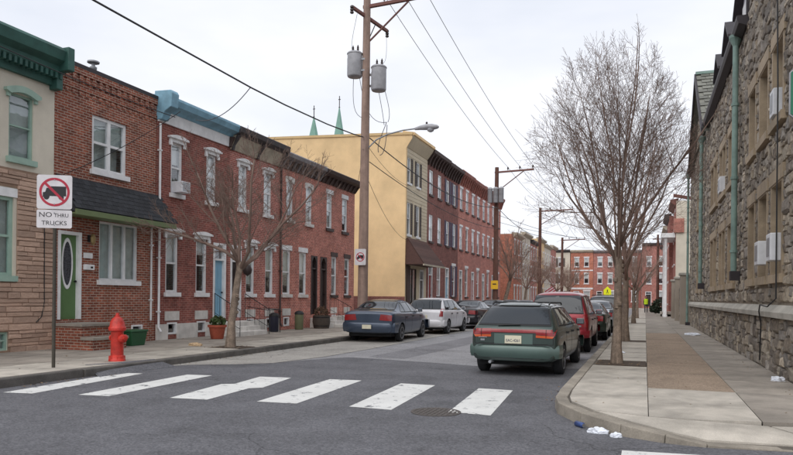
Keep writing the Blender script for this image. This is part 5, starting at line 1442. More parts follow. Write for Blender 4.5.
MB().lathe([(.32, 0), (.38, .28), (.36, .56), (.32, .56), (.31, .5), (.001, .49)], 18).build('barrel', m_barrel, bp, local=True, smooth=True)
for z, r in ((.1, .349), (.45, .372)): MB().lathe([(r, z), (r, z + .05), (r - .02, z + .05)], 18).build('hoop', m_iron, bp, local=True)
shrub(bp, (0, 0, .68), .33, 420, m_leaf_br, .07, 9, zs=.8)
for (x, y, h, r, mt, lab) in ((-13.1, 24.1, .62, .17, m_bin_o, 'olive green bin with dark lid under the arched window'), (-13.1, 22.15, .58, .17, m_bin_b, 'dark navy bin under the second white-hooded window')):
    b = thing('refuse_bin', (x, y, .15), lab, 'bin', 'small bins by the brick row')
    MB().lathe([(r * .85, 0), (r, .04), (r * 1.05, h), (r, h)], 14).build('body', mt, b, local=True, smooth=True)
    MB().lathe([(r * 1.12, h), (r * 1.12, h + .05), (r * .8, h + .12), (.03, h + .15)], 14).build('lid', m_plast, b, local=True, smooth=True)
bu = thing('evergreen_bush', (1.5, 70, .15), 'round dark bush on the far right pavement', 'bush')
shrub(bu, (0, 0, .75), .95, 900, m_leaf_dk, .2, 6, zs=.85); MB().tube([(0, 0, 0), (.03, 0, .7)], .05, 6).build('stem', m_bark, bu, local=True)
bu2 = thing('evergreen_bush', (1.0, 78, .15), 'lower dark bush left of the round one', 'bush'); shrub(bu2, (0, 0, .4), .6, 500, m_leaf_dk, .18, 8, zs=.75); MB().tube([(0, 0, 0), (.03, 0, .4)], .04, 6).build('stem', m_bark, bu2, local=True)
rk = thing('rubble_steps', (1.9, 61.0, .12), 'low grey stone steps before the white porch', 'steps')
for i in range(2): MB().box(-.7 - .3 * i, .2, -.8, .8, 0, .42 - .2 * i).build('step', m_band, rk, local=True, bevel=.02)

# flag on a far house
fg = thing('flag', (-12.6, 92, 2.6), 'small striped red and white flag hanging by the far houses', 'flag')
MB().tube([(-.9, 0, -.6), (1.3, 0, .9)], .025, 6).build('staff', m_white, fg, local=True)
for i in range(7):
    t0, t1 = i / 7, (i + 1) / 7
    b = MB(); P0, P1 = Vector((-.1, 0, -.06)), Vector((1.2, 0, .83)); dn = Vector((.35, 0, -1.05))
    q = lambda t, k: P0 + dn * t + (P1 - P0) * k
    b.hexa([q(t0, 0) + Vector((0, -.01, 0)), q(t0, 1) + Vector((0, -.01, 0)), q(t0, 1) + Vector((0, .01, 0)), q(t0, 0) + Vector((0, .01, 0))], [q(t1, 0) + Vector((0, -.01, 0)), q(t1, 1) + Vector((0, -.01, 0)), q(t1, 1) + Vector((0, .01, 0)), q(t1, 0) + Vector((0, .01, 0))])
    b.build('stripe', m_sign_r if i % 2 == 0 else m_sign_w, fg, local=True)

# ------------------------------------------------------------------ person in a high-visibility vest, far down the right pavement
def skin_mesh(name, V, E, rad, mat):
    me = bpy.data.meshes.new('sk'); me.from_pydata(V, E, [])
    o = bpy.data.objects.new('sk', me); col.objects.link(o)
    sk = o.modifiers.new('s', 'SKIN'); sk.use_smooth_shade = True
    for i, r in enumerate(rad): me.skin_vertices[0].data[i].radius = (r, r) if not isinstance(r, tuple) else r
    me.skin_vertices[0].data[0].use_root = True
    ss = o.modifiers.new('u', 'SUBSURF'); ss.levels = 2; ss.render_levels = 2
    dg = bpy.context.evaluated_depsgraph_get(); m2 = bpy.data.meshes.new_from_object(o.evaluated_get(dg)); m2.name = name
    bpy.data.objects.remove(o); bpy.data.meshes.remove(me)
    m2.materials.clear(); m2.materials.append(mat); return m2
V = [(0, 0, .95), (0, 0, 1.15), (0, 0, 1.38), (0, 0, 1.48), (0, -.02, 1.58), (0, -.02, 1.7),
     (-.1, 0, .9), (-.11, -.06, .5), (-.11, .03, .1), (-.11, -.1, .04), (.1, 0, .9), (.12, .08, .5), (.12, .16, .1), (.12, .04, .04),
     (-.19, 0, 1.4), (-.26, .03, 1.14), (-.25, -.08, .9), (-.24, -.11, .8), (.19, 0, 1.4), (.26, .03, 1.14), (.25, -.08, .9), (.24, -.11, .8)]
E = [(0, 1), (1, 2), (2, 3), (3, 4), (4, 5), (0, 6), (6, 7), (7, 8), (8, 9), (0, 10), (10, 11), (11, 12), (12, 13), (2, 14), (14, 15), (15, 16), (16, 17), (2, 18), (18, 19), (19, 20), (20, 21)]
rad = [(.16, .11), (.15, .1), (.17, .11), .055, .085, .09, .09, .06, .045, .04, .09, .06, .045, .04, .06, .045, .035, .035, .06, .045, .035, .035]
pe = thing('person', (.1, 75, .15), 'person in dark clothes and yellow-green vest walking on the far right pavement', 'person')
link('body', skin_mesh('body', V, E, rad, m_cloth), pe, local=True)
MB().lathe([(.02, 1.5), (.075, 1.53), (.092, 1.6), (.098, 1.66), (.09, 1.72), (.05, 1.77), (.005, 1.785)], 14, (0, -.02, 0)).build('head', m_skin, pe, local=True, smooth=True)
MB().lathe([(.1, 1.66), (.102, 1.7), (.09, 1.76), (.04, 1.8), (.005, 1.805)], 14, (0, -.01, 0)).build('cap', m_cloth, pe, local=True, smooth=True)
vv = MB()
for k, (rx, ry, z) in enumerate(((.21, .155, .9), (.2, .145, 1.15), (.225, .155, 1.36), (.15, .12, 1.47))): vv.v += [(rx * math.cos(6.2832 * j / 18), ry * math.sin(6.2832 * j / 18), z) for j in range(18)]
for i in range(3):
    for j in range(18): a = i * 18 + j; b = i * 18 + (j + 1) % 18; vv.f.append((a, b, b + 18, a + 18))
vv.build('vest', m_hivis, pe, local=True, smooth=True)

# ------------------------------------------------------------------ dry leaves and grit in the gutters and tree pits
def litter(label, spots, n, seed, mats, size):
    rs = random.Random(seed); b = MB()
    for i in range(n):
        x0, x1, y0, y1, z = rs.choice(spots)
        p = Vector((rs.uniform(x0, x1), y0 + (y1 - y0) * rs.random() ** 1.4, z + .006)); s_ = size * rs.uniform(.4, 1.2); a = rs.uniform(0, 6.28)
        u = Vector((math.cos(a), math.sin(a), rs.uniform(-.3, .3))) * s_; w = Vector((-math.sin(a), math.cos(a), rs.uniform(-.3, .3))) * s_ * .6
        b.quad(p - u, p + w + Vector((0, 0, s_ * .2)), p + u, p - w)
    return tag(b.build('leaf_litter', mats), label, kind='stuff')
litter('dry brown leaves and grit in the right gutter and tree pits', [(KR - .22, KR - .01, 10, 30, .004), (KR - .1, KR - .01, 10, 22, .004), (-.98, .02, 14.6, 15.75, .15), (-.9, 2.2, 9, 30, .152), (1.9, 2.27, 11, 30, .152)], 420, 3, M('dry_leaf', lin(128, 104, 78), .9, .4, 20), .022)
litter('dry brown leaves and grit along the left gutter and pavement', [(KL + .02, KL + .3, 8, 26, .008), (KL + .02, KL + .15, 8, 20, .008), (-10.6, -9.75, 14.6, 15.5, .152), (-13.4, -9.8, 8, 24, .152), (-13.5, -13.1, 12, 30, .152)], 480, 4, M('dry_leaf_grey', lin(118, 102, 84), .9, .4, 20), .026)

# ------------------------------------------------------------------ cars (local frame: x right, y forward, rear bumper near y = 0)
def loft_body(st, crease_ends=.5):
    """smooth lofted shell from stations (y, z_bottom, z_belt, z_top, half width at belt, half width at top)"""
    rings = []
    for (y, zb, zs, zt, ws, wt) in st:
        g = max(zt - zs, .02)
        h = [(0, zb), (ws * .86, zb), (ws * .965, zb + .05), (ws * 1.0, zb + (zs - zb) * .45), (ws * .985, zs - .05), (ws * .955, zs),
             (ws * .955 + (wt - ws * .955) * .5, zs + g * .5), (wt, zt - g * .12 - .01), (wt * .8, zt), (0, zt + .018)]
        rings.append([(x, y, z) for x, z in h] + [(-x, y, z) for x, z in reversed(h[1:-1])])
    n = len(rings[0]); v = [p for r in rings for p in r]; f = []
    for i in range(len(rings) - 1):
        for j in range(n): a = i * n + j; b = i * n + (j + 1) % n; f.append((a, b, b + n, a + n))
    for base, rev in ((0, False), ((len(rings) - 1) * n, True)):
        H = 10
        for j in range(H - 1):
            r0, r1 = j, j + 1; l0, l1 = (n - j) % n, (n - j - 1) % n
            if j == H - 2: q = (r0, r1, l0)
            elif j == 0: q = (r0, r1, l1)
            else: q = (r0, r1, l1, l0)
            q = tuple(base + k for k in q); f.append(q if rev else tuple(reversed(q)))
    me = bpy.data.meshes.new('shell'); me.from_pydata(v, [], f)
    bm = bmesh.new(); bm.from_mesh(me); bmesh.ops.recalc_face_normals(bm, faces=bm.faces)
    cl = bm.edges.layers.float.new('crease_edge') if 'crease_edge' not in bm.edges.layers.float else bm.edges.layers.float['crease_edge']
    bm.verts.ensure_lookup_table()
    for e in bm.edges:
        a, b = sorted((e.verts[0].index, e.verts[1].index))
        if a // n == b // n and a // n in (0, len(rings) - 1): e[cl] = crease_ends
        if a // n != b // n and a % n == b % n and a % n in (5, n - 5): e[cl] = .55      # belt line
        if a // n != b // n and a % n == b % n and a % n in (7, n - 7): e[cl] = .45      # roof edge
    bm.to_mesh(me); bm.free()
    return me

def eval_mesh(o):
    dg = bpy.context.evaluated_depsgraph_get(); return bpy.data.meshes.new_from_object(o.evaluated_get(dg))

def grow_q(q, g):
    c = (sum(p[0] for p in q) / 4, sum(p[1] for p in q) / 4)
    return [(x + math.copysign(g, x - c[0]), z + math.copysign(g, z - c[1])) for x, z in q]

class Skin_:
    def __init__(s, me):
        s.bvh = BVHTree.FromPolygons([v.co.copy() for v in me.vertices], [tuple(p.vertices) for p in me.polygons])
    def hit(s, axis, u, w):
        if axis == 'right': o, d = Vector((4, u, w)), Vector((-1, 0, 0))
        elif axis == 'left': o, d = Vector((-4, u, w)), Vector((1, 0, 0))
        elif axis == 'rear': o, d = Vector((u, -5, w)), Vector((0, 1, 0))
        elif axis == 'front': o, d = Vector((u, 12, w)), Vector((0, -1, 0))
        else: o, d = Vector((u, w, 5)), Vector((0, 0, -1))
        r = s.bvh.ray_cast(o, d)
        return r[0], r[1]
    def patch(s, name, mat, parent, axis, q, off=.006, n=7, m=5, skirt=.02):
        """four-cornered panel that hugs the shell, standing `off` proud, with turned-in edges"""
        g = []; dflt = None
        D = {'right': Vector((1, 0, 0)), 'left': Vector((-1, 0, 0)), 'rear': Vector((0, -1, 0)), 'front': Vector((0, 1, 0)), 'top': Vector((0, 0, 1))}[axis]
        for i in range(n):
            row = []
            for j in range(m):
                a, b = i / (n - 1), j / (m - 1)
                u = (q[0][0] * (1 - a) + q[1][0] * a) * (1 - b) + (q[3][0] * (1 - a) + q[2][0] * a) * b
                w = (q[0][1] * (1 - a) + q[1][1] * a) * (1 - b) + (q[3][1] * (1 - a) + q[2][1] * a) * b
                p, nn = s.hit(axis, u, w)
                row.append((p + (nn * .6 + D * .4) * off) if p is not None else None)
            g.append(row)
        mb = MB(); idx = {}
        for i in range(n):
            for j in range(m):
                if g[i][j] is not None: idx[i, j] = len(mb.v); mb.v.append(tuple(g[i][j]))
        for i in range(n - 1):
            for j in range(m - 1):
                k = [(i, j), (i + 1, j), (i + 1, j + 1), (i, j + 1)]
                if all(t in idx for t in k): mb.f.append(tuple(idx[t] for t in k))
        ring = [(i, 0) for i in range(n)] + [(n - 1, j) for j in range(1, m)] + [(i, m - 1) for i in range(n - 2, -1, -1)] + [(0, j) for j in range(m - 2, 0, -1)]
        ring = [t for t in ring if t in idx]; base = len(mb.v)
        for t in ring: p = g[t[0]][t[1]] - D * skirt; mb.v.append(tuple(p))
        for k in range(len(ring)):
            k2 = (k + 1) % len(ring); mb.f.append((idx[ring[k]], idx[ring[k2]], base + k2, base + k))
        return mb.build(name, mat, parent, local=True, smooth=True)

WH = {}
def wheel_meshes(r, w=.19):
    k = (round(r, 3), w)
    if k not in WH:
        t = MB().lathe([(r * .62, -w * .48), (r * .9, -w * .5), (r * .975, -w * .42), (r, -w * .25), (r, w * .25), (r * .975, w * .42), (r * .9, w * .5), (r * .62, w * .48)], 28, (0, 0, 0), 'x').mesh('wheel', m_rubber, True)
        b = MB().lathe([(r * .63, w * .3), (r * .66, w * .49), (r * .6, w * .5), (r * .56, w * .36)], 28, (0, 0, 0), 'x')
        for i in range(6):
            a = 6.2832 * i / 6; c, s = math.cos(a), math.sin(a); q = lambda u, v, x: (x, u * c - v * s, u * s + v * c)
            b.hexa([q(r * .1, -.03, w * .3), q(r * .6, -.045, w * .3), q(r * .6, .045, w * .3), q(r * .1, .03, w * .3)], [q(r * .1, -.03, w * .46), q(r * .6, -.04, w * .42), q(r * .6, .04, w * .42), q(r * .1, .03, w * .46)])
        b.lathe([(r * .16, w * .3), (r * .16, w * .47), (r * .1, w * .5)], 14, (0, 0, 0), 'x')
        rim = b.mesh('rim', m_rim, True)
        dk = MB().lathe([(r * .62, w * .2), (r * .62, w * .24), (.01, w * .25)], 20, (0, 0, 0), 'x').mesh('brake_disc', m_under)
        WH[k] = (t, rim, dk)
    return WH[k]

def car(name, loc, label, paint, st, wr, yr, yf, tw, side, rearw, windsh, lights, rz=0, plate=None, ptext=None, bumper=None, bump_mat=None, cat='car', group='parked cars', rails=False, extra=None, doors=(), mirror=(2.95, .93), plate_off=.02):
    root = thing(name, loc, label, cat, group, rz)
    shell = loft_body(st); tmp = bpy.data.objects.new('t', shell); col.objects.link(tmp)
    ss = tmp.modifiers.new('s', 'SUBSURF'); ss.levels = 2; ss.render_levels = 2
    smooth = eval_mesh(tmp); sk = Skin_(smooth)
    cutters = []
    for y in (yr, yf):
        cm = MB().lathe([(wr + .055, -1.2), (wr + .055, -.62)], 30, (0, y, wr), 'x'); cm2 = MB().lathe([(wr + .055, .62), (wr + .055, 1.2)], 30, (0, y, wr), 'x')
        for c in (cm, cm2):
            co = bpy.data.objects.new('c', c.mesh('c', m_under)); col.objects.link(co); cutters.append(co)
            bm_ = tmp.modifiers.new('b', 'BOOLEAN'); bm_.object = co; bm_.operation = 'DIFFERENCE'; bm_.solver = 'EXACT'
            try: bm_.material_mode = 'TRANSFER'
            except Exception: pass
    shell.materials.append(paint)
    body = eval_mesh(tmp); body.name = 'body'
    for o in [tmp] + cutters: bpy.data.objects.remove(o)
    if len(body.materials) == 0: body.materials.append(paint)
    body.polygons.foreach_set('use_smooth', [True] * len(body.polygons))
    try: body.set_sharp_from_angle(angle=R(40))
    except Exception: pass
    bo = link('body', body, root, local=True)
    hw = max(s[4] for s in st)
    for y in (yr, yf):
        for sx in (1, -1):
            t, rim, dk = wheel_meshes(wr)
            w = link('wheel', t, root, (sx * tw, y, wr), True); w.rotation_euler.z = 0 if sx > 0 else math.pi
            link('rim', rim, w, local=True); link('brake_disc', dk, w, local=True)
    bx('chassis', m_under, root, -hw * .8, hw * .8, st[1][0] + .15, st[-2][0] - .1, .2, st[0][1] + .12, local=True)
    for sx, ax in ((1, 'right'), (-1, 'left')):
        for q in side:
            w_ = sk.patch('window', m_pane_dk, root, ax, q, .012, 14, 10)
            sk.patch('window_trim', m_plast, w_, ax, grow_q(q, .022), .008, 14, 10)
        for (ya, za, zb) in doors:
            sk.patch('door_seam', m_under, root, ax, [(ya - .006, za), (ya + .006, za), (ya + .006, zb), (ya - .006, zb)], .002, 2, 8, .01)
            h_ = sk.patch('door_handle', m_plast, root, ax, [(ya + .08, zb - .12), (ya + .24, zb - .12), (ya + .24, zb - .08), (ya + .08, zb - .08)], .025, 3, 2, .03)
        y, z = mirror
        p, _ = sk.hit(ax, y, z - .03)
        if p is not None:
            mm = MB(); x = p.x; s = sx
            mm.hexa([(x + s * .02, y, z - .02), (x + s * .2, y + .0, z - .02), (x + s * .19, y + .09, z), (x + s * .02, y + .1, z)], [(x + s * .02, y, z + .12), (x + s * .19, y, z + .12), (x + s * .17, y + .07, z + .1), (x + s * .02, y + .08, z + .1)])
            mr = mm.build('mirror', paint, root, local=True, bevel=.02)
            MB().box(min(x + s * .04, x + s * .18), max(x + s * .04, x + s * .18), y - .006, y - .001, z, z + .1).build('mirror_glass', m_mirror, mr, local=True)
    if rearw:
        w_ = sk.patch('rear_window', m_pane_dk, root, 'rear', rearw, .014, 22, 14)
        sk.patch('window_trim', m_plast, w_, 'rear', grow_q(rearw, .026), .009, 22, 14)
    if windsh: sk.patch('windscreen', m_pane_dk, root, 'front', windsh, .011, 22, 14)
    for (nm, mt, q) in lights:
        sk.patch(nm, mt, root, 'rear', q, .012, 6, 4, .03)
        sk.patch(nm, mt, root, 'rear', [(-x, z) for x, z in q], .012, 6, 4, .03)
    # headlamps and grille
    zf = st[-2][2]
    for s in (1, -1): sk.patch('headlamp', m_tail_c, root, 'front', [(s * hw * .45, zf - .14), (s * hw * .8, zf - .12), (s * hw * .8, zf + .0), (s * hw * .45, zf - .01)], .01)
    sk.patch('grille', m_plast, root, 'front', [(-hw * .36, zf - .14), (hw * .36, zf - .14), (hw * .36, zf - .02), (-hw * .36, zf - .02)], .008)
    # bumpers: swept section round the corners
    for front in (0, 1):
        zb, zt, out_ = bumper or (.34, .58, .05)
        L = st[-1][0]; b = MB(); pth = []
        ys_ = st[0][0] if not front else L
        for k in range(13):
            a = -1 + 2 * k / 12; x = a * hw * .972; e = abs(a)
            dy = 0 if e < .65 else ((e - .65) / .35) ** 2.0 * .11
            pth.append((x, dy + .02 * (e ** 2)))
        pth = [(-hw * 1.0, .4)] + pth + [(hw * 1.0, .4)]
        sec = [(.05, zb), (-out_ + .03, zb + .005), (-out_ - .005, zb + (zt - zb) * .3), (-out_ - .012, zb + (zt - zb) * .75), (-out_ + .008, zt - .02), (-out_ + .03, zt), (.05, zt + .004)]
        nn = len(sec)
        for x, dy in pth:
            for so, z in sec:
                ex = 1.0 if abs(x) < hw * .95 else 1.0
                yv = (dy + so) if abs(x) < hw * .99 else dy
                xo = 0 if abs(x) < hw * .92 else math.copysign((-so) * .35, x)
                b.v.append((x + xo, (ys_ + yv) if not front else (L - yv), z))
        for i in range(len(pth) - 1):
            for j in range(nn - 1): a_ = i * nn + j; b.f.append((a_, a_ + 1, a_ + 1 + nn, a_ + nn))
        b.build('bumper', bump_mat or paint, root, local=True, smooth=True)
    if plate:
        x0, x1, z0, z1 = plate
        pc = sk.patch('licence_plate', m_plate, root, 'rear', [(x0, z0), (x1, z0), (x1, z1), (x0, z1)], plate_off, 2, 2, .03)
        if ptext:
            p, _ = sk.hit('rear', (x0 + x1) / 2, (z0 + z1) / 2)
            t_ = text_part(ptext, (z1 - z0) * .5, m_plate_b, pc, ((x0 + x1) / 2, p.y - plate_off - .0025, z0 + (z1 - z0) * .22), .85)
    if rails:
        L0, L1, xr, zr = rails
        for s in (1, -1):
            r_ = MB().tube([(s * xr, L0, zr), (s * xr, L0 + .1, zr + .04), (s * xr, L1 - .1, zr + .04), (s * xr, L1, zr)], .016, 6)
            r_.build('roof_rail', m_plast, root, local=True, smooth=True)
        for yy in (L0 + .25, L1 - .5): MB().tube([(-xr, yy, zr + .045), (xr, yy, zr + .045)], .014, 6).build('roof_bar', m_plast, root, local=True)
    if extra: extra(root, sk)
    return root

def taper(ws): return ws
# --- green estate car, nearest on the right
st_wagon = [(.05, .30, .82, .87, .74, .69), (.09, .28, .88, .93, .80, .72), (.2, .27, .9, 1.02, .825, .71), (.56, .25, .91, 1.33, .835, .605), (.78, .25, .91, 1.375, .84, .6), (1.6, .22, .9, 1.39, .84, .61), (2.45, .22, .89, 1.375, .84, .6),
            (2.85, .22, .89, 1.31, .84, .58), (3.4, .22, .89, .99, .835, .66), (3.6, .22, .87, .92, .83, .69), (4.15, .24, .8, .84, .8, .66), (4.42, .27, .68, .72, .72, .6), (4.52, .32, .58, .61, .6, .5)]
m_wag = PAINT('paint_dark_green', lin(62, 74, 70), .35, .25); m_wagb = PAINT('paint_green_bumper', lin(86, 106, 100), .25, .45)
def wag_extra(root, sk):
    sk.patch('reflector_band', m_tail, root, 'rear', [(-.42, .83), (.42, .83), (.42, .89), (-.42, .89)], .012, 8, 3)
    sk.patch('plate_recess', m_wagb, root, 'rear', [(-.36, .6), (.36, .6), (.36, .81), (-.36, .81)], .004, 8, 4)
    sk.patch('emblem', m_chrome, root, 'rear', [(-.62, .665), (-.54, .665), (-.54, .7), (-.62, .7)], .012, 3, 3)
    sk.patch('badge', m_chrome, root, 'rear', [(-.66, .725), (-.5, .725), (-.5, .74), (-.66, .74)], .01, 3, 2)
    p, _ = sk.hit('rear', 0, .97)
    MB().tube([(-.3, p.y - .03, .965), (.12, p.y - .02, .985)], .012, 5).build('rear_wiper', m_plast, root, local=True)
    MB().lathe([(.028, -.04), (.03, .2)], 10, (-.42, .0, .27), 'y').build('exhaust', m_steel, root, local=True)
    sk.patch('spoiler', m_wag, root, 'rear', [(-.55, 1.325), (.55, 1.325), (.55, 1.375), (-.55, 1.375)], .03, 8, 3)
    for x in (-.735, .735): sk.patch('tailgate_seam', m_under, root, 'rear', [(x - .005, .62), (x + .005, .62), (x + .005, .74), (x - .005, .74)], .003, 2, 6, .01)
    sk.patch('tailgate_seam', m_under, root, 'rear', [(-.735, .612), (.735, .612), (.735, .624), (-.735, .624)], .003, 10, 2, .01)
    for s_ in (1, -1): sk.patch('lamp_divider', m_under, root, 'rear', [(s_ * .6, .745), (s_ * .61, .745), (s_ * .61, .89), (s_ * .6, .89)], .0145, 2, 5, .01)
    bx('bumper_step', m_plast, root, -.7, .7, -.012, .02, .605, .618, local=True)
    for q in ([(.72, 1.02), (.78, 1.02), (.9, 1.28), (.85, 1.28)],): pass
estate = car('estate_car', (-2.37, 12.84, 0), 'dark green estate car parked nearest on the right side', m_wag, st_wagon, .3, .86, 3.5, .735,
    [[(.5, .97), (1.18, .965), (1.2, 1.27), (.82, 1.27)], [(1.26, .96), (2.0, .955), (2.0, 1.28), (1.26, 1.28)], [(2.08, .955), (3.05, .95), (2.72, 1.24), (2.08, 1.28)]],
    [(-.66, .985), (.66, .985), (.545, 1.305), (-.545, 1.305)], [(-.64, .98), (.64, .98), (.54, 1.28), (-.54, 1.28)],
    [('tail_lamp', m_tail, [(.42, .8), (.76, .78), (.78, .89), (.42, .895)]), ('reversing_lamp', m_tail_o, [(.42, .745), (.72, .735), (.75, .775), (.42, .79)])],
    plate=(-.155, .155, .625, .775), ptext='EAC-4261', bumper=(.35, .6, .06), bump_mat=m_wagb, rails=(.75, 2.5, .55, 1.352), extra=wag_extra, doors=[(1.22, .35, .9), (2.04, .35, .9), (3.1, .35, .88)], mirror=(2.95, .93), rz=R(-1), group='cars parked on the right')

estate.scale = (1.03, 1.03, 1.02)

# --- dark red sport-utility vehicle
st_suv = [(.05, .42, .95, 1.0, .8, .74), (.09, .4, 1.02, 1.08, .86, .76), (.16, .4, 1.03, 1.2, .875, .75), (.36, .38, 1.04, 1.62, .88, .66), (.6, .36, 1.04, 1.69, .885, .66), (1.6, .34, 1.03, 1.72, .885, .67), (2.6, .34, 1.02, 1.69, .885, .66),
          (2.95, .34, 1.02, 1.6, .885, .64), (3.45, .34, 1.02, 1.13, .88, .7), (3.6, .34, 1.0, 1.07, .875, .74), (4.3, .36, .95, 1.0, .85, .72), (4.55, .4, .85, .89, .78, .65), (4.65, .44, .7, .74, .66, .55)]
m_suv = PAINT('paint_dark_red', lin(146, 30, 44))
def suv_extra(root, sk):
    bx('spare_plate_recess', m_plast, root, -.3, .3, .0, .03, .62, .8, local=True)
    sk.patch('tailgate_badge', m_chrome, root, 'rear', [(.4, .74), (.66, .74), (.66, .78), (.4, .78)], .012, 3, 2)
car('suv', (-2.3, 19.0, 0), 'dark red sport-utility vehicle parked ahead of the green estate', m_suv, st_suv, .36, .95, 3.65, .76,
    [[(.36, 1.1), (1.1, 1.09), (1.12, 1.56), (.58, 1.56)], [(1.2, 1.09), (2.05, 1.085), (2.05, 1.57), (1.2, 1.57)], [(2.14, 1.085), (3.1, 1.08), (2.82, 1.5), (2.14, 1.57)]],
    [(-.7, 1.12), (.7, 1.12), (.6, 1.58), (-.6, 1.58)], [(-.7, 1.12), (.7, 1.12), (.6, 1.56), (-.6, 1.56)],
    [('tail_lamp', m_tail, [(.68, .72), (.84, .72), (.84, 1.08), (.72, 1.08)])], plate=(-.155, .155, .64, .78), bumper=(.44, .66, .07), bump_mat=m_suv, extra=suv_extra, doors=[(1.16, .45, 1.02), (2.1, .45, 1.02), (3.2, .45, 1.0)], mirror=(3.0, 1.06), cat='car', group='cars parked on the right')

# --- saloon cars
def st_sedan(k=1.0, zt=1.4, hw=.88):
    s = zt / 1.4
    return [(.03, .34, .86, .93, hw * .88, hw * .76), (.07, .3, .94 * s, 1.0 * s, hw * .96, hw * .8), (.4, .28, .96 * s, 1.035 * s, hw * .985, hw * .8), (.75, .26, .96 * s, 1.05 * s, hw, hw * .76), (1.28, .24, .94 * s, 1.32 * s, hw, hw * .68), (1.62, .23, .94 * s, 1.38 * s, hw, hw * .67),
            (2.3, .22, .92 * s, 1.385 * s, hw, hw * .67), (2.75, .22, .91 * s, 1.33 * s, hw, hw * .65), (3.5, .22, .9 * s, .99 * s, hw * .99, hw * .76), (3.7, .23, .88 * s, .94 * s, hw * .98, hw * .8), (4.3, .25, .8 * s, .85 * s, hw * .94, hw * .78), (4.62, .28, .68 * s, .72 * s, hw * .84, hw * .7), (4.72, .33, .56 * s, .6 * s, hw * .7, hw * .58)]
def sedan(loc, rz, label, paint, hw=.88, zt=1.4, group='cars parked on the left', name='saloon_car', lamps=None, ptext=None):
    s = zt / 1.4
    return car(name, loc, label, paint, st_sedan(1, zt, hw), .305, .95, 3.68, hw - .11,
        [[(.95, .99 * s), (1.35, .985 * s), (1.42, 1.26 * s), (1.3, 1.22 * s)], [(1.42, .985 * s), (2.1, .98 * s), (2.08, 1.28 * s), (1.5, 1.27 * s)], [(2.18, .98 * s), (3.1, .97 * s), (2.68, 1.25 * s), (2.16, 1.28 * s)]],
        [(-.68, 1.06 * s), (.68, 1.06 * s), (.56, 1.32 * s), (-.56, 1.32 * s)], [(-.66, 1.02 * s), (.66, 1.02 * s), (.55, 1.29 * s), (-.55, 1.29 * s)],
        lamps or [('tail_lamp', m_tail, [(.4, .72 * s), (.82, .7 * s), (.82, .88 * s), (.44, .91 * s)])], rz=rz, plate=(-.155, .155, .46, .59), plate_off=.14, ptext=ptext, bumper=(.34, .66, .05), doors=[(1.3, .35, .9 * s), (2.14, .35, .92 * s), (3.2, .35, .9 * s)], mirror=(3.0, .97 * s), group=group)
m_navy = PAINT('paint_navy', lin(62, 74, 92)); m_blk = PAINT('paint_black', lin(34, 34, 40)); m_wht = PAINT('paint_white', lin(222, 222, 226), 0, .35); m_dgr = PAINT('paint_dark_teal', lin(44, 58, 58))
m_sil = PAINT('paint_silver', lin(164, 170, 176), .5); m_grn = PAINT('paint_black_green', lin(40, 52, 44)); m_gry = PAINT('paint_grey', lin(96, 98, 104)); m_mar = PAINT('paint_maroon', lin(86, 34, 40))
sedan((-8.55, 20.4, 0), R(3), 'navy blue saloon car parked nearest on the left side', m_navy, hw=.92, zt=1.44)
# white estate
st_white = [(.05, .34, .85, .9, .76, .7), (.09, .3, .94, .99, .82, .74), (.2, .28, .96, 1.08, .845, .72), (.5, .26, .97, 1.42, .855, .63), (.75, .25, .97, 1.47, .86, .625), (1.6, .22, .96, 1.5, .86, .635), (2.4, .22, .95, 1.48, .86, .62), (2.75, .22, .95, 1.4, .86, .6), (3.35, .22, .94, 1.04, .855, .68), (3.55, .22, .91, .97, .85, .72), (4.05, .24, .82, .86, .82, .68), (4.3, .27, .7, .74, .74, .62), (4.4, .32, .58, .62, .62, .5)]
car('hatchback_car', (-8.45, 26.0, 0), 'white hatchback car parked ahead of the navy saloon', m_wht, st_white, .3, .85, 3.4, .75,
    [[(.45, 1.03), (1.1, 1.025), (1.12, 1.37), (.74, 1.37)], [(1.18, 1.02), (1.95, 1.015), (1.95, 1.38), (1.18, 1.38)], [(2.03, 1.015), (3.0, 1.01), (2.66, 1.33), (2.03, 1.38)]],
    [(-.68, 1.05), (.68, 1.05), (.56, 1.4), (-.56, 1.4)], [(-.66, 1.04), (.66, 1.04), (.55, 1.37), (-.55, 1.37)],
    [('tail_lamp', m_tail, [(.66, .74), (.8, .74), (.79, 1.05), (.71, 1.05)])], plate=(-.155, .155, .66, .79), bumper=(.36, .6, .05), bump_mat=m_wht, doors=[(1.14, .35, .95), (1.99, .35, .95), (3.05, .35, .93)], mirror=(2.9, 1.0), group='cars parked on the left')
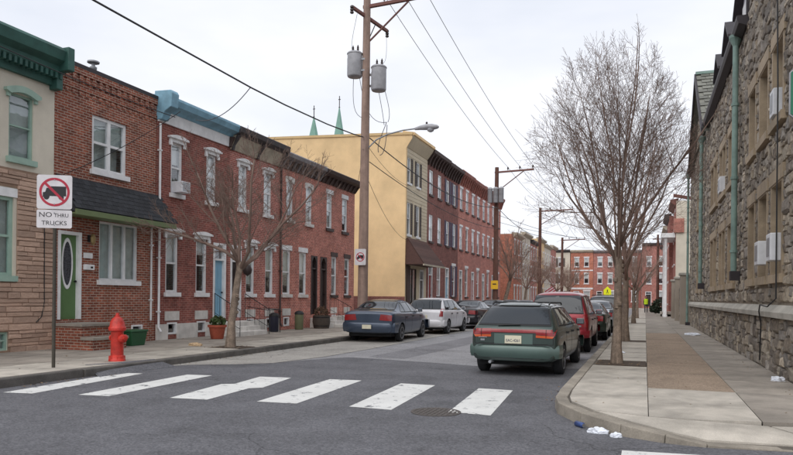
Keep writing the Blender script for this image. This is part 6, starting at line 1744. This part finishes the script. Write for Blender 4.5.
sedan((-8.4, 31.6, 0), 0, 'black saloon car with red lamps, third in the left line', m_blk, hw=.88, zt=1.42)
sedan((-8.35, 37.2, 0), R(1), 'dark teal saloon car, fourth in the left line', m_dgr, hw=.87, zt=1.44)
sedan((-8.4, 42.8, 0), 0, 'grey saloon car, fifth in the left line', m_gry, hw=.87, zt=1.44)
sedan((-8.4, 48.4, 0), 0, 'maroon saloon car, sixth in the left line', m_mar, hw=.87, zt=1.42)
sedan((-8.4, 54.0, 0), 0, 'black saloon car, farthest in the left line', m_blk, hw=.87, zt=1.42)
sedan((-2.15, 25.2, 0), 0, 'black-green saloon car just ahead of the red vehicle', m_grn, hw=.86, zt=1.42, group='cars parked on the right')
sedan((-2.1, 31.2, 0), 0, 'silver saloon car, fourth in the right line', m_sil, hw=.86, zt=1.46, group='cars parked on the right')
s_ = car('suv', (-2.1, 37.3, 0), 'dark grey sport-utility vehicle, fifth in the right line', m_blk, st_suv, .36, .95, 3.65, .76,
    [[(.36, 1.1), (1.1, 1.09), (1.12, 1.56), (.58, 1.56)], [(1.2, 1.09), (2.05, 1.085), (2.05, 1.57), (1.2, 1.57)], [(2.14, 1.085), (3.1, 1.08), (2.82, 1.5), (2.14, 1.57)]],
    [(-.7, 1.12), (.7, 1.12), (.6, 1.58), (-.6, 1.58)], [(-.7, 1.12), (.7, 1.12), (.6, 1.56), (-.6, 1.56)],
    [('tail_lamp', m_tail, [(.7, .72), (.84, .72), (.84, 1.08), (.74, 1.08)])], plate=(-.155, .155, .64, .78), bumper=(.44, .66, .07), bump_mat=m_plast, rails=(.7, 2.6, .6, 1.7), doors=[(1.16, .45, 1.02), (2.1, .45, 1.02)], mirror=(3.0, 1.06), group='cars parked on the right')
sedan((-2.1, 43.4, 0), 0, 'maroon saloon car, sixth in the right line', m_mar, hw=.86, zt=1.42, group='cars parked on the right')
sedan((-2.1, 49.2, 0), 0, 'grey saloon car, farthest in the right line', m_gry, hw=.86, zt=1.42, group='cars parked on the right')
